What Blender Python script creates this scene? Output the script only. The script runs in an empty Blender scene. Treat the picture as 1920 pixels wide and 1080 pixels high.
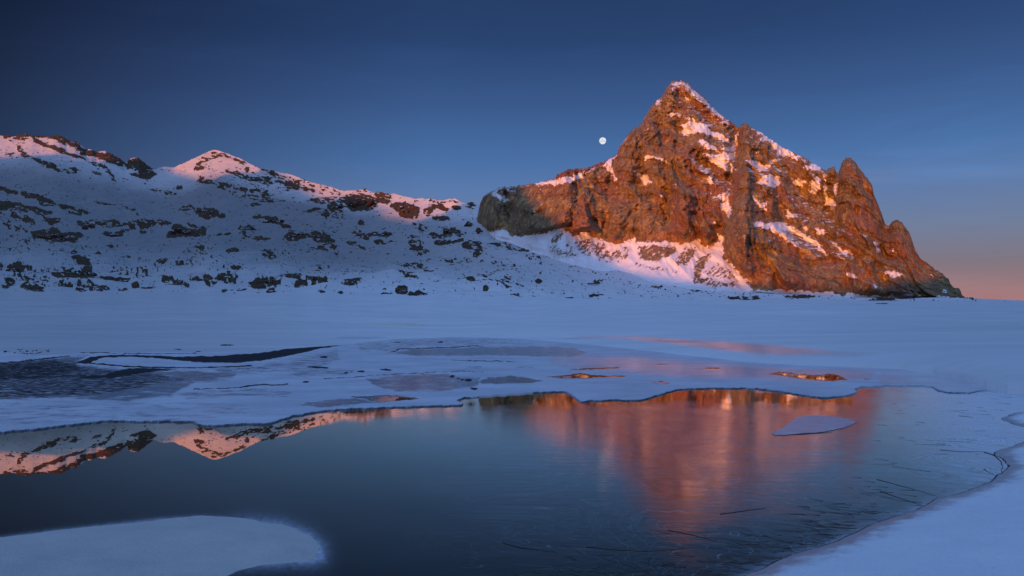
import bpy, math, random
import numpy as np

random.seed(7)
RNG = np.random.default_rng(11)
sc = bpy.context.scene
COL = sc.collection

# ------------------------------------------------------------------ camera
F, CX, HY, H = 1387.0, 960.0, 570.0, 1.6        # focal length and horizon of the photograph, eye height in metres
cam_d = bpy.data.cameras.new('camera')
cam_d.sensor_width = 36.0
cam_d.lens = 36.0 * F / 1920.0
cam_d.shift_y = 30.0 / 1920.0
cam_d.clip_start = 0.1
cam_d.clip_end = 40000.0
cam = bpy.data.objects.new('camera', cam_d)
cam.location = (0, 0, H)
cam.rotation_euler = (math.pi / 2, 0, 0)
COL.objects.link(cam)
sc.camera = cam

# ------------------------------------------------------------------ exposure
vs = sc.view_settings
vs.view_transform = 'Standard'
vs.look = 'None'
vs.exposure = 0.0
vs.gamma = 1.0
vs.use_curve_mapping = False

# ------------------------------------------------------------------ sun
SUN_AZ = math.radians(27)      # sunlight travels forward and a little to the right
SUN_EL = math.radians(4.0)
sd = np.array([math.sin(SUN_AZ) * math.cos(SUN_EL), math.cos(SUN_AZ) * math.cos(SUN_EL), -math.sin(SUN_EL)])
sun_d = bpy.data.lights.new('sun', 'SUN')
sun_d.energy = 4.8
sun_d.angle = math.radians(0.45)
sun_d.color = (1.0, 0.295, 0.05)
sun = bpy.data.objects.new('sun', sun_d)
from mathutils import Vector
sun.rotation_euler = Vector(sd).to_track_quat('-Z', 'Y').to_euler()
sun.location = (-400, -900, 300)
COL.objects.link(sun)

# ------------------------------------------------------------------ sky
world = bpy.data.worlds.new('World')
sc.world = world
world.use_nodes = True
NT = world.node_tree
for n in list(NT.nodes):
    NT.nodes.remove(n)


def mk(nt, typ, **kw):
    n = nt.nodes.new(typ)
    for k, v in kw.items():
        setattr(n, k, v)
    return n


def plug(nt, sock, v):
    if isinstance(v, bpy.types.NodeSocket):
        nt.links.new(v, sock)
    elif v is not None:
        if sock.type == 'RGBA' and not isinstance(v, (int, float)) and len(v) == 3:
            v = (*v, 1.0)
        sock.default_value = v


def M(nt, op, a, b=None, c=None, clamp=False):
    n = mk(nt, 'ShaderNodeMath', operation=op, use_clamp=clamp)
    plug(nt, n.inputs[0], a)
    plug(nt, n.inputs[1], b)
    if c is not None:
        plug(nt, n.inputs[2], c)
    return n.outputs[0]


def VM(nt, op, a, b=None):
    n = mk(nt, 'ShaderNodeVectorMath', operation=op)
    plug(nt, n.inputs[0], a)
    if b is not None:
        if op == 'SCALE':
            plug(nt, n.inputs[3], b)
        else:
            plug(nt, n.inputs[1], b)
    return n.outputs['Value'] if op in ('DOT_PRODUCT', 'LENGTH') else n.outputs[0]


def MIXC(nt, fac, a, b, mode='MIX'):
    n = mk(nt, 'ShaderNodeMix', data_type='RGBA', blend_type=mode)
    plug(nt, n.inputs[0], fac)
    plug(nt, n.inputs[6], a)
    plug(nt, n.inputs[7], b)
    return n.outputs[2]


def RAMP(nt, fac, stops, interp='LINEAR'):
    n = mk(nt, 'ShaderNodeValToRGB')
    cr = n.color_ramp
    cr.interpolation = interp
    while len(cr.elements) < len(stops):
        cr.elements.new(0.5)
    for e, (p, c) in zip(cr.elements, stops):
        e.position = p
        e.color = (*c, 1.0) if not isinstance(c, (int, float)) else (c, c, c, 1.0)
    plug(nt, n.inputs[0], fac)
    return n.outputs[0]


def SM(nt, v, a, b):
    n = mk(nt, 'ShaderNodeMapRange', interpolation_type='SMOOTHSTEP')
    plug(nt, n.inputs[0], v)
    plug(nt, n.inputs[1], a)
    plug(nt, n.inputs[2], b)
    return n.outputs[0]


def NOISE(nt, vec, scale, detail=4.0, rough=0.55, dist=0.0, out=0):
    n = mk(nt, 'ShaderNodeTexNoise')
    plug(nt, n.inputs['Vector'], vec)
    n.inputs['Scale'].default_value = scale
    n.inputs['Detail'].default_value = detail
    n.inputs['Roughness'].default_value = rough
    n.inputs['Distortion'].default_value = dist
    return n.outputs[out]


tc = mk(NT, 'ShaderNodeTexCoord')
D_ = VM(NT, 'NORMALIZE', tc.outputs['Generated'])
sep = mk(NT, 'ShaderNodeSeparateXYZ')
NT.links.new(D_, sep.inputs[0])
zc = M(NT, 'MAXIMUM', sep.outputs[2], 0.0)
flat = VM(NT, 'NORMALIZE', VM(NT, 'MULTIPLY', D_, (1, 1, 0)))
cz = VM(NT, 'DOT_PRODUCT', flat, (math.sin(math.radians(28)), math.cos(math.radians(28)), 0))
ramp = RAMP(NT, zc, [(0.0, (.40, .185, .20)), (.022, (.31, .18, .205)), (.05, (.215, .178, .225)), (.095, (.16, .21, .345)),
                     (.15, (.103, .198, .425)), (.19, (.066, .163, .39)), (.26, (.041, .099, .265)), (.33, (.0215, .057, .168)),
                     (.385, (.017, .045, .134)), (.55, (.032, .08, .21)), (1.0, (.085, .19, .44))])
azf = M(NT, 'MINIMUM', M(NT, 'ADD', 0.25, M(NT, 'MULTIPLY', M(NT, 'MAXIMUM', M(NT, 'SUBTRACT', cz, .47), -0.02), 2.1)), .99)
# thin streaks of cloud low over the horizon
st = VM(NT, 'MULTIPLY', D_, (5.0, 5.0, 60.0))
cn = NOISE(NT, st, 1.6, 6, .62, .4)
cl = M(NT, 'MULTIPLY', SM(NT, cn, .50, .72), M(NT, 'MULTIPLY', SM(NT, zc, .05, .10), SM(NT, zc, .19, .12)))
cl = M(NT, 'MULTIPLY', cl, SM(NT, cz, .90, 1.0))
cn2 = NOISE(NT, VM(NT, 'MULTIPLY', D_, (2.0, 2.0, 14.0)), 1.3, 5, .6, .5)
wisp = M(NT, 'MULTIPLY', SM(NT, cn2, .46, .8), 0.17)
sky = VM(NT, 'SCALE', ramp, azf)
sky = MIXC(NT, SM(NT, cz, .85, .45), sky, VM(NT, 'MULTIPLY', sky, (1.06, .90, .98)))
sky = MIXC(NT, M(NT, 'MULTIPLY', cl, .5), sky, (.17, .17, .25))
sky = VM(NT, 'SCALE', sky, M(NT, 'ADD', 1.0, wisp))
# warm glow round the sun, and an unseen overhead glow added as fill
cs = M(NT, 'MAXIMUM', VM(NT, 'DOT_PRODUCT', D_, tuple((-sd).tolist())), 0.0)
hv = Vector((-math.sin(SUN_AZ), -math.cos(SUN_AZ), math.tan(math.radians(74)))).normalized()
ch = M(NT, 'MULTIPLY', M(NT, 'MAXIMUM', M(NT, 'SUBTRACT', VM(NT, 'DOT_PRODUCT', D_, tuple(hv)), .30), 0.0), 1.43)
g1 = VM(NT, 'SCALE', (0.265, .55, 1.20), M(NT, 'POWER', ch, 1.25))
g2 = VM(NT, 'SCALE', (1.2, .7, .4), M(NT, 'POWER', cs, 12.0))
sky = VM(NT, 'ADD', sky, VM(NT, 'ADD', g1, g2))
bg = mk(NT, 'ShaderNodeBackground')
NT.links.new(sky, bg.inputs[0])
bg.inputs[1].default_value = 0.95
# physical twilight sky on top, very weak
ns = mk(NT, 'ShaderNodeTexSky', sky_type='NISHITA')
ns.sun_disc = False
ns.sun_elevation = SUN_EL
ns.sun_rotation = math.pi + SUN_AZ
ns.altitude = 2200
bg2 = mk(NT, 'ShaderNodeBackground')
NT.links.new(ns.outputs[0], bg2.inputs[0])
bg2.inputs[1].default_value = 0.003
ads = mk(NT, 'ShaderNodeAddShader')
NT.links.new(bg.outputs[0], ads.inputs[0])
NT.links.new(bg2.outputs[0], ads.inputs[1])
wo = mk(NT, 'ShaderNodeOutputWorld')
NT.links.new(ads.outputs[0], wo.inputs[0])

# ------------------------------------------------------------------ numeric helpers
_P = RNG.permutation(256)
_P = np.concatenate([_P, _P, _P]).astype(np.int32)
_G = np.array([[1, 1, 0], [-1, 1, 0], [1, -1, 0], [-1, -1, 0], [1, 0, 1], [-1, 0, 1], [1, 0, -1], [-1, 0, -1],
               [0, 1, 1], [0, -1, 1], [0, 1, -1], [0, -1, -1], [1, 1, 0], [-1, 1, 0], [0, -1, 1], [0, -1, -1]], dtype=np.float32)


def perlin(x, y, z=0.0):
    x, y, z = np.broadcast_arrays(np.asarray(x, np.float32), np.asarray(y, np.float32), np.asarray(z, np.float32))
    xi, yi, zi = np.floor(x), np.floor(y), np.floor(z)
    xf, yf, zf = x - xi, y - yi, z - zi
    xi, yi, zi = xi.astype(np.int32) & 255, yi.astype(np.int32) & 255, zi.astype(np.int32) & 255
    u, v, w = [t * t * t * (t * (t * 6 - 15) + 10) for t in (xf, yf, zf)]

    def g(i, j, k):
        h = _P[_P[_P[xi + i] + yi + j] + zi + k] & 15
        gg = _G[h]
        return gg[..., 0] * (xf - i) + gg[..., 1] * (yf - j) + gg[..., 2] * (zf - k)
    x00 = g(0, 0, 0) + u * (g(1, 0, 0) - g(0, 0, 0))
    x10 = g(0, 1, 0) + u * (g(1, 1, 0) - g(0, 1, 0))
    x01 = g(0, 0, 1) + u * (g(1, 0, 1) - g(0, 0, 1))
    x11 = g(0, 1, 1) + u * (g(1, 1, 1) - g(0, 1, 1))
    a = x00 + v * (x10 - x00)
    b = x01 + v * (x11 - x01)
    return a + w * (b - a)


def fbm(x, y, z=0.0, o=4, gain=.5, lac=2.03):
    s, a, t = 0, 1.0, 0
    for i in range(o):
        s = s + a * perlin(x * lac ** i + 17.3 * i, y * lac ** i + 5.1 * i, z * lac ** i + 3.7 * i)
        a *= gain
    return s


def ridged(x, y, z=0.0, o=4, gain=.5, lac=2.07):
    s, a = 0, 1.0
    for i in range(o):
        s = s + a * (1 - 2.4 * np.abs(perlin(x * lac ** i + 7.3 * i, y * lac ** i + 9.1 * i, z * lac ** i + 2.7 * i)))
        a *= gain
    return s


def sstep(a, b, t):
    t = np.clip((t - a) / (b - a), 0, 1)
    return t * t * (3 - 2 * t)


def sdist(poly, X, Y, margin=14.0):
    """signed distance to a closed polygon, positive inside, -margin far away"""
    out = np.full(X.shape, -margin, np.float32)
    P = np.array(poly, np.float32)
    m = (X > P[:, 0].min() - margin) & (X < P[:, 0].max() + margin) & (Y > P[:, 1].min() - margin) & (Y < P[:, 1].max() + margin)
    if not m.any():
        return out
    x, y = X[m], Y[m]
    d2 = np.full(x.shape, 1e12, np.float32)
    ins = np.zeros(x.shape, bool)
    for (ax, ay), (bx, by) in zip(P, np.roll(P, -1, 0)):
        ex, ey = bx - ax, by - ay
        L = max(ex * ex + ey * ey, 1e-6)
        t = np.clip(((x - ax) * ex + (y - ay) * ey) / L, 0, 1)
        d2 = np.minimum(d2, (x - ax - t * ex) ** 2 + (y - ay - t * ey) ** 2)
        if ay != by:
            c = ((ay > y) != (by > y)) & (x < (bx - ax) * (y - ay) / (by - ay) + ax)
            ins ^= c
    d = np.sqrt(d2)
    out[m] = np.where(ins, d, -d)
    return np.maximum(out, -margin)


def ldist(line, X, Y, margin):
    """distance to an open polyline"""
    out = np.full(X.shape, margin, np.float32)
    P = np.array(line, np.float32)
    m = (X > P[:, 0].min() - margin) & (X < P[:, 0].max() + margin) & (Y > P[:, 1].min() - margin) & (Y < P[:, 1].max() + margin)
    if not m.any():
        return out
    x, y = X[m], Y[m]
    d2 = np.full(x.shape, 1e12, np.float32)
    for (ax, ay), (bx, by) in zip(P[:-1], P[1:]):
        ex, ey = bx - ax, by - ay
        L = max(ex * ex + ey * ey, 1e-6)
        t = np.clip(((x - ax) * ex + (y - ay) * ey) / L, 0, 1)
        d2 = np.minimum(d2, (x - ax - t * ex) ** 2 + (y - ay - t * ey) ** 2)
    out[m] = np.sqrt(d2)
    return np.minimum(out, margin)


def world_at(x, y, D):
    return (x - CX) / F * D, D, H + (HY - y) / F * D


def tr(pts, o, s):
    """points read in an enlarged crop -> photograph pixels"""
    return [(o[0] + p[0] / s, o[1] + p[1] / s) for p in pts]


def grid_mesh(name, X, Y, Z, mat, attrs=None, keep=None, smooth=True, kind='structure'):
    r, c = X.shape
    X, Y, Z = np.broadcast_arrays(X, Y, Z)
    r, c = X.shape
    co = np.stack([X, Y, Z], -1).reshape(-1, 3).astype(np.float32)
    idx = np.arange(r * c).reshape(r, c)
    a, b, d, e = idx[:-1, :-1], idx[:-1, 1:], idx[1:, 1:], idx[1:, :-1]
    q = np.stack([a, b, d, e], -1).reshape(-1, 4)
    if keep is not None:
        q = q[keep.reshape(-1)]
    # faces look up and toward the viewer
    mid = q[len(q) // 2]
    fn_ = np.cross(co[mid[1]] - co[mid[0]], co[mid[3]] - co[mid[0]])
    if fn_[2] - .3 * fn_[1] < 0:
        q = q[:, ::-1]
    me = bpy.data.meshes.new(name)
    me.vertices.add(len(co))
    me.vertices.foreach_set('co', co.ravel())
    me.loops.add(len(q) * 4)
    me.loops.foreach_set('vertex_index', q.ravel().astype(np.int32))
    me.polygons.add(len(q))
    me.polygons.foreach_set('loop_start', np.arange(0, len(q) * 4, 4, dtype=np.int32))
    me.polygons.foreach_set('loop_total', np.full(len(q), 4, np.int32))
    me.update(calc_edges=True)
    if keep is not None:
        used = np.zeros(len(co), bool)
        used[q.ravel()] = True
    if attrs:
        for k, v in attrs.items():
            at = me.attributes.new(k, 'FLOAT', 'POINT')
            at.data.foreach_set('value', np.ascontiguousarray(np.broadcast_to(v, (r, c)), dtype=np.float32).ravel())
    if smooth:
        me.shade_smooth()
    me.materials.append(mat)
    if keep is not None and not used.all():
        import bmesh
        bm = bmesh.new()
        bm.from_mesh(me)
        bm.verts.ensure_lookup_table()
        bmesh.ops.delete(bm, geom=[bm.verts[i] for i in np.nonzero(~used)[0].tolist()], context='VERTS')
        bm.to_mesh(me)
        bm.free()
    o = bpy.data.objects.new(name, me)
    COL.objects.link(o)
    if kind:
        o['kind'] = kind
    return o


# ------------------------------------------------------------------ materials
def new_mat(name):
    m = bpy.data.materials.new(name)
    m.use_nodes = True
    nt = m.node_tree
    for n in list(nt.nodes):
        nt.nodes.remove(n)
    return m, nt


def ATTR(nt, name):
    n = mk(nt, 'ShaderNodeAttribute', attribute_name=name)
    return n.outputs['Fac']


def BSDF(nt, color, rough, normal=None, spec=0.3, metallic=0.0):
    b = mk(nt, 'ShaderNodeBsdfPrincipled')
    plug(nt, b.inputs['Base Color'], color)
    plug(nt, b.inputs['Roughness'], rough)
    plug(nt, b.inputs['Specular IOR Level'], spec)
    if normal is not None:
        plug(nt, b.inputs['Normal'], normal)
    return b.outputs[0]


def BUMP(nt, h, dist, strength=1.0, normal=None):
    b = mk(nt, 'ShaderNodeBump')
    plug(nt, b.inputs['Height'], h)
    b.inputs['Distance'].default_value = dist
    b.inputs['Strength'].default_value = strength
    if normal is not None:
        plug(nt, b.inputs['Normal'], normal)
    return b.outputs[0]


def MIXS(nt, f, a, b):
    n = mk(nt, 'ShaderNodeMixShader')
    plug(nt, n.inputs[0], f)
    nt.links.new(a, n.inputs[1])
    nt.links.new(b, n.inputs[2])
    return n.outputs[0]


def OUT(nt, s):
    o = mk(nt, 'ShaderNodeOutputMaterial')
    nt.links.new(s, o.inputs[0])


SNOW = (.80, .83, .88)


def rock_colour(nt, pos, s, warm=0.0):
    """mottled brown rock; s is the size of one mottle in metres"""
    a = NOISE(nt, pos, 1.0 / s, 6, .66, .15)
    b = NOISE(nt, VM(nt, 'MULTIPLY', pos, (1, 1, .45)), 3.1 / s, 6, .7, .2)
    c = NOISE(nt, pos, .22 / s, 3, .5)
    col = RAMP(nt, a, [(.30, (.12, .075, .042)), (.44, (.22, .135, .070)), (.56, (.29, .175, .082)), (.72, (.40, .26, .11))])
    col = MIXC(nt, SM(nt, c, .46, .62), col, (.27, .125, .070))
    d = NOISE(nt, VM(nt, 'ADD', pos, (91.0, 13.0, 40.0)), .5 / s, 5, .68, .15)
    col = MIXC(nt, SM(nt, d, .56, .68), col, (.46, .30, .10))
    col = MIXC(nt, M(nt, 'MULTIPLY', SM(nt, d, .42, .30), .8), col, (.10, .07, .05))
    lum = RAMP(nt, b, [(.28, .42), (.5, 1.35), (.72, 2.1)])
    vo = mk(nt, 'ShaderNodeTexVoronoi', feature='DISTANCE_TO_EDGE')
    wob = VM(nt, 'SCALE', NOISE(nt, pos, .5 / s, 4, .6, 0, 1), 1.1)
    nt.links.new(VM(nt, 'ADD', VM(nt, 'MULTIPLY', pos, (.75 / s, .75 / s, .26 / s)), wob), vo.inputs['Vector'])
    joint = SM(nt, vo.outputs['Distance'], .0, .05)
    col = VM(nt, 'MULTIPLY', col, lum)
    col = VM(nt, 'SCALE', col, M(nt, 'ADD', .5, M(nt, 'MULTIPLY', joint, .5)))
    return VM(nt, 'MULTIPLY', col, (1.08, 1.12, 1.38))


def far_rock_material(name, s_rock, s_edge, bump_d, lift=1.0, sn_al=1.0):
    """snow over rock, the share of snow comes from the attribute 'snow'"""
    m, nt = new_mat(name)
    pos = mk(nt, 'ShaderNodeNewGeometry').outputs['Position']
    sn = ATTR(nt, 'snow')
    n1 = NOISE(nt, pos, 1.0 / s_edge, 5, .65)
    f = M(nt, 'ADD', sn, M(nt, 'MULTIPLY', M(nt, 'SUBTRACT', n1, .5), 2.1))
    f = SM(nt, f, .44, .58)
    rc = rock_colour(nt, pos, s_rock)
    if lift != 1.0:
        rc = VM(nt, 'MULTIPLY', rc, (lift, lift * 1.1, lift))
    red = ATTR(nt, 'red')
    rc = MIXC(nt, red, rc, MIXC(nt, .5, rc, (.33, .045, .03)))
    hb = NOISE(nt, VM(nt, 'MULTIPLY', pos, (1, 1, .6)), 2.0 / s_rock, 9, .72, .3)
    nb = BUMP(nt, hb, bump_d, 1.0)
    sb = BUMP(nt, NOISE(nt, VM(nt, 'MULTIPLY', pos, (1, 1, 2.5)), .06, 6, .6), 1.2, .6)
    sb = BUMP(nt, NOISE(nt, VM(nt, 'MULTIPLY', pos, (.25, 1, 1)), .9, 6, .65), .16, .8, sb)
    rock = BSDF(nt, rc, .9, nb, .15)
    sc_ = RAMP(nt, NOISE(nt, pos, .04, 5, .6), [(.3, (.78 * sn_al, .77 * sn_al, .78 * sn_al)), (.7, (.88 * sn_al, .86 * sn_al, .86 * sn_al))])
    wv = NOISE(nt, VM(nt, 'MULTIPLY', pos, (.05, .35, .2)), 1.0, 6, .62, .5)
    sc_ = VM(nt, 'SCALE', sc_, M(nt, 'ADD', .90, M(nt, 'MULTIPLY', SM(nt, wv, .3, .7), .14)))
    sc_ = VM(nt, 'SCALE', sc_, M(nt, 'SUBTRACT', 1.0, ATTR(nt, 'painted_shade')))  # snow colour darkened by the painted shade
    dust = ATTR(nt, 'dust')
    dn = M(nt, 'MULTIPLY', dust, SM(nt, NOISE(nt, VM(nt, 'MULTIPLY', pos, (1, 1, 3)), .35, 6, .7), .38, .62))
    sc_ = MIXC(nt, dn, sc_, (.30, .24, .19))
    snow = BSDF(nt, sc_, .75, sb, .25)
    gz = mk(nt, 'ShaderNodeBsdfGlossy')
    gz.inputs['Roughness'].default_value = .18
    plug(nt, gz.inputs['Color'], (1, .95, .9, 1))
    snow = MIXS(nt, M(nt, 'MULTIPLY', ATTR(nt, 'glaze'), .55), snow, gz.outputs[0])
    OUT(nt, MIXS(nt, f, rock, snow))
    return m


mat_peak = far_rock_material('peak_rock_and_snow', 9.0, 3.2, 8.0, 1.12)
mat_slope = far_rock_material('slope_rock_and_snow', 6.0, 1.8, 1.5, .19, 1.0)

# boulder: rock with snow lying on top
mat_boulder, nt = new_mat('boulder_rock')
geo = mk(nt, 'ShaderNodeNewGeometry')
pos = mk(nt, 'ShaderNodeTexCoord').outputs['Object']
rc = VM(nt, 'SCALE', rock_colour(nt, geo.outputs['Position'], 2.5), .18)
nz = mk(nt, 'ShaderNodeSeparateXYZ')
nt.links.new(geo.outputs['Normal'], nz.inputs[0])
nn = NOISE(nt, geo.outputs['Position'], .7, 5, .65)
f = SM(nt, M(nt, 'ADD', nz.outputs[2], M(nt, 'MULTIPLY', M(nt, 'SUBTRACT', nn, .5), 1.3)), .80, .92)
rock = BSDF(nt, rc, .9, BUMP(nt, NOISE(nt, geo.outputs['Position'], 1.2, 8, .7), 1.0), .15)
OUT(nt, MIXS(nt, f, rock, BSDF(nt, SNOW, .75)))

# near snow with fine crust
mat_snow, nt = new_mat('near_snow')
pos = mk(nt, 'ShaderNodeNewGeometry').outputs['Position']
h1 = NOISE(nt, VM(nt, 'MULTIPLY', pos, (.6, 1.6, 1)), 2.2, 5, .55)
h2 = NOISE(nt, pos, 45.0, 4, .7)
h3 = NOISE(nt, pos, 190.0, 2, .7)
nb = BUMP(nt, h1, .05, .6)
nb = BUMP(nt, h2, .014, 1.0, nb)
nb = BUMP(nt, h3, .006, 1.0, nb)
scol = RAMP(nt, NOISE(nt, pos, 1.3, 6, .65), [(.3, (.78, .82, .88)), (.7, (.87, .89, .93))])
slush, rim = ATTR(nt, 'slush'), ATTR(nt, 'rim')
sng = NOISE(nt, pos, 7.0, 5, .65)
gls = mk(nt, 'ShaderNodeBsdfGlossy')
gls.inputs['Roughness'].default_value = .22
nt.links.new(nb, gls.inputs['Normal'])
slush_s = MIXS(nt, .38, BSDF(nt, (.34, .34, .36), .5, nb, .3), gls.outputs[0])
fs = SM(nt, M(nt, 'ADD', slush, M(nt, 'MULTIPLY', M(nt, 'SUBTRACT', sng, .5), .8)), .30, .75)
near_s = MIXS(nt, fs, BSDF(nt, scol, .62, nb, .35), slush_s)
frm = SM(nt, M(nt, 'ADD', rim, M(nt, 'MULTIPLY', M(nt, 'SUBTRACT', sng, .5), 1.2)), .42, .62)
OUT(nt, MIXS(nt, frm, near_s, BSDF(nt, (.035, .028, .026), .5, nb, .3)))

mat_dull_snow = mat_snow.copy()  # darker, greyer copy of the near snow, for the mound
mat_dull_snow.name = 'dull_snow'
for n in mat_dull_snow.node_tree.nodes:
    if n.type == 'VALTORGB':
        n.color_ramp.elements[0].color = (.52, .50, .47, 1)
        n.color_ramp.elements[1].color = (.66, .63, .58, 1)

# ------------------------------------------------------------------ terrain: snowfield, moraine and the long left massif
TX = [-600, 0, 400, 650, 870, 1050, 1200, 1400, 1600, 1900, 2600]
T_YJ = [549, 549, 550, 552, 556, 559, 561, 562.5, 564, 566.3, 567]
T_DJ = [300, 300, 300, 310, 330, 350, 380, 420, 460, 520, 560]
T_DT = [1500, 1500, 1500, 1200, 960, 760, 720, 720, 740, 800, 800]
T_P = [1.35, 1.35, 1.35, 1.3, 1.3, 1.2, 1.1, 1.0, 1.0, 1.0, 1.0]
SKY_L = [(-600, 290), (-300, 262), (-100, 258), (0, 254), (30, 255), (60, 253), (75, 257), (90, 257), (100, 254), (112, 256), (125, 263),
         (140, 265), (150, 271), (160, 280), (172, 281), (180, 286), (195, 284), (210, 289), (222, 296), (228, 300), (236, 307),
         (242, 299), (252, 297), (260, 296), (268, 304), (280, 313), (290, 319), (298, 314), (310, 313), (326, 314),
         (345, 305), (370, 294), (388, 285), (400, 281), (410, 282), (425, 287), (440, 293), (455, 300), (470, 308), (490, 317), (505, 321),
         (520, 322), (545, 327), (570, 337), (600, 345), (620, 350), (645, 358), (665, 357), (685, 355), (700, 361), (720, 361),
         (740, 364), (760, 369), (780, 372), (800, 373), (830, 377), (842, 373), (855, 374), (866, 380), (875, 382), (882, 379), (890, 381),
         (905, 395), (950, 415), (1000, 440), (1050, 462), (1100, 482), (1200, 500), (1300, 515), (1400, 532), (1500, 538), (1600, 548),
         (1700, 553), (1800, 558), (1835, 562), (1900, 565), (2000, 566.0), (2600, 566)]
SHORE = [(-600, 664), (0, 661), (60, 668), (110, 666), (150, 662), (400, 661), (500, 658), (640, 648), (740, 637), (850, 633), (960, 635), (1060, 643),
         (1180, 655), (1300, 669), (1420, 681), (1500, 686), (1600, 689), (1690, 694), (1750, 702), (1800, 715), (1850, 730), (1890, 739), (1930, 742),
         (2100, 748), (2600, 755)]


def ip(x, tab, ys=None):
    if ys is T_YJ:
        x = np.asarray(x, float)
        return np.interp(x, tab, ys) + (2.6 * np.sin(x / 61.0) * np.sin(x / 23.0 + 1) + 1.2 * np.sin(x / 11.0)) * sstep(1700, 1000, x) * .8
    if ys is None:
        t = np.array(tab, np.float64)
        return np.interp(x, t[:, 0], t[:, 1])
    return np.interp(x, tab, ys)


_kx = np.arange(-600, 2601, 4.0)
_ky = np.interp(np.arange(-720, 2721, 4.0), [q[0] for q in SKY_L], [q[1] for q in SKY_L])
_kw = np.exp(-(np.arange(-30, 31) / 7.0) ** 2)
SKY_S = np.convolve(_ky, _kw / _kw.sum(), 'same')[30:-30]


def sky_s(x):
    return np.interp(x, _kx, SKY_S[:len(_kx)])


def terr_D(x, y):
    yj, yt = ip(x, TX, T_YJ), sky_s(x)
    v = np.clip((yj - y) / np.maximum(yj - yt, .3), 0, 1)
    dj, dt = ip(x, TX, T_DJ), ip(x, TX, T_DT)
    steep = .35 * v + .65 * (1 - (1 - v) ** 1.5)      # gentle foot, steep head
    k = 1 - sstep(820, 1060, x)
    return dj + (dt - dj) * (steep * k + v ** ip(x, TX, T_P) * (1 - k)), v


def terr_lift(X, D, v, x):
    """vertical relief of the slope in metres"""
    w = sstep(0.0, .07, v) * (1 - .8 * sstep(.55, 1.0, v))
    left = 1 - sstep(950, 1250, x) * .6
    h = 4.6 * fbm(X / 95, D / 150, 3.1, 3) + 2.6 * fbm(X / 32, D / 60, 9.2, 3) + .9 * ridged(X / 20, D / 30, 4.4, 3) - .5
    return h * w * left


def terr_P(x, y):
    x = np.asarray(x, float)
    y = np.asarray(y, float)
    D, v = terr_D(x, y)
    X, Y, Z = world_at(x, y, D)
    return X, Y, Z + terr_lift(X, D, v, x)


Z1 = ((0, 220), 3.0)
Z2 = ((540, 300), 3.0)
# rock zones: (kind, crop, geometry, size, share of rock)
zones = []


def ze(crop, cx, cy, rx, ry, dn):
    (c,) = tr([(cx, cy)], *crop)
    zones.append(('e', c, (rx / crop[1], ry / crop[1]), dn))


def zl(crop, pts, w, dn):
    zones.append(('l', tr(pts, *crop), w / crop[1], dn))


def zp(crop, pts, dn):
    zones.append(('p', tr(pts, *crop), 0, dn))


# crest of the left ridge
zl(Z1, [(20, 112), (60, 106), (120, 104), (200, 105), (330, 116), (400, 135), (430, 150), (470, 188), (540, 205), (620, 212), (680, 246), (722, 282)], 13, 1.0)
zl(Z1, [(330, 122), (430, 158), (470, 196), (540, 208)], 24, .85)
zl(Z1, [(545, 215), (600, 225), (640, 240), (680, 262)], 24, 1.0)
zp(Z1, [(720, 285), (722, 240), (745, 232), (780, 228), (800, 240), (840, 270), (875, 318), (860, 345), (835, 362), (790, 355), (740, 335), (725, 320), (790, 312), (760, 295)], .95)
zl(Z1, [(130, 130), (110, 170), (115, 205), (180, 235), (240, 262), (330, 290), (420, 300)], 24, .62)
zl(Z1, [(200, 135), (270, 160), (330, 180), (400, 210), (470, 232)], 14, .85)
zl(Z1, [(60, 130), (140, 115), (200, 125)], 14, .65)
zl(Z1, [(30, 210), (60, 215), (80, 200)], 12, .6)
zl(Z1, [(510, 250), (570, 275), (620, 320), (640, 360)], 26, .55)
zl(Z1, [(520, 320), (570, 335)], 14, .6)
zl(Z1, [(860, 330), (920, 370)], 16, .45)
zl(Z1, [(850, 408), (900, 418), (980, 432)], 12, .62)
ze(Z1, 1005, 395, 14, 8, .8)
# the far pyramid
zp(Z1, [(1085, 305), (1095, 270), (1130, 230), (1190, 190), (1250, 195), (1290, 215), (1330, 238), (1270, 225), (1200, 235), (1150, 262), (1160, 280), (1215, 300), (1150, 300), (1110, 312)], .56)
zl(Z1, [(1170, 215), (1230, 205), (1300, 232), (1370, 258)], 16, .55)
zl(Z1, [(1090, 300), (1105, 280), (1130, 262)], 10, .8)
zl(Z1, [(1280, 310), (1340, 330), (1400, 350), (1480, 345), (1560, 350), (1640, 380)], 26, .62)
zl(Z1, [(1130, 350), (1200, 380), (1290, 395), (1400, 420), (1500, 425)], 26, .58)
zl(Z1, [(1390, 290), (1395, 330), (1410, 380)], 12, .6)
zl(Z1, [(1480, 290), (1560, 330), (1570, 380)], 18, .5)
zl(Z1, [(1620, 385), (1700, 395), (1760, 405)], 20, .72)
zl(Z1, [(1400, 440), (1480, 455), (1540, 440)], 14, .55)
zl(Z1, [(1580, 440), (1680, 460), (1800, 470)], 12, .45)
zp(Z1, [(1250, 300), (1500, 300), (1920, 420), (1920, 520), (1600, 480), (1350, 440), (1120, 370)], .27)
zl(Z1, [(1720, 350), (1790, 385), (1840, 400)], 14, .5)
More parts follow.
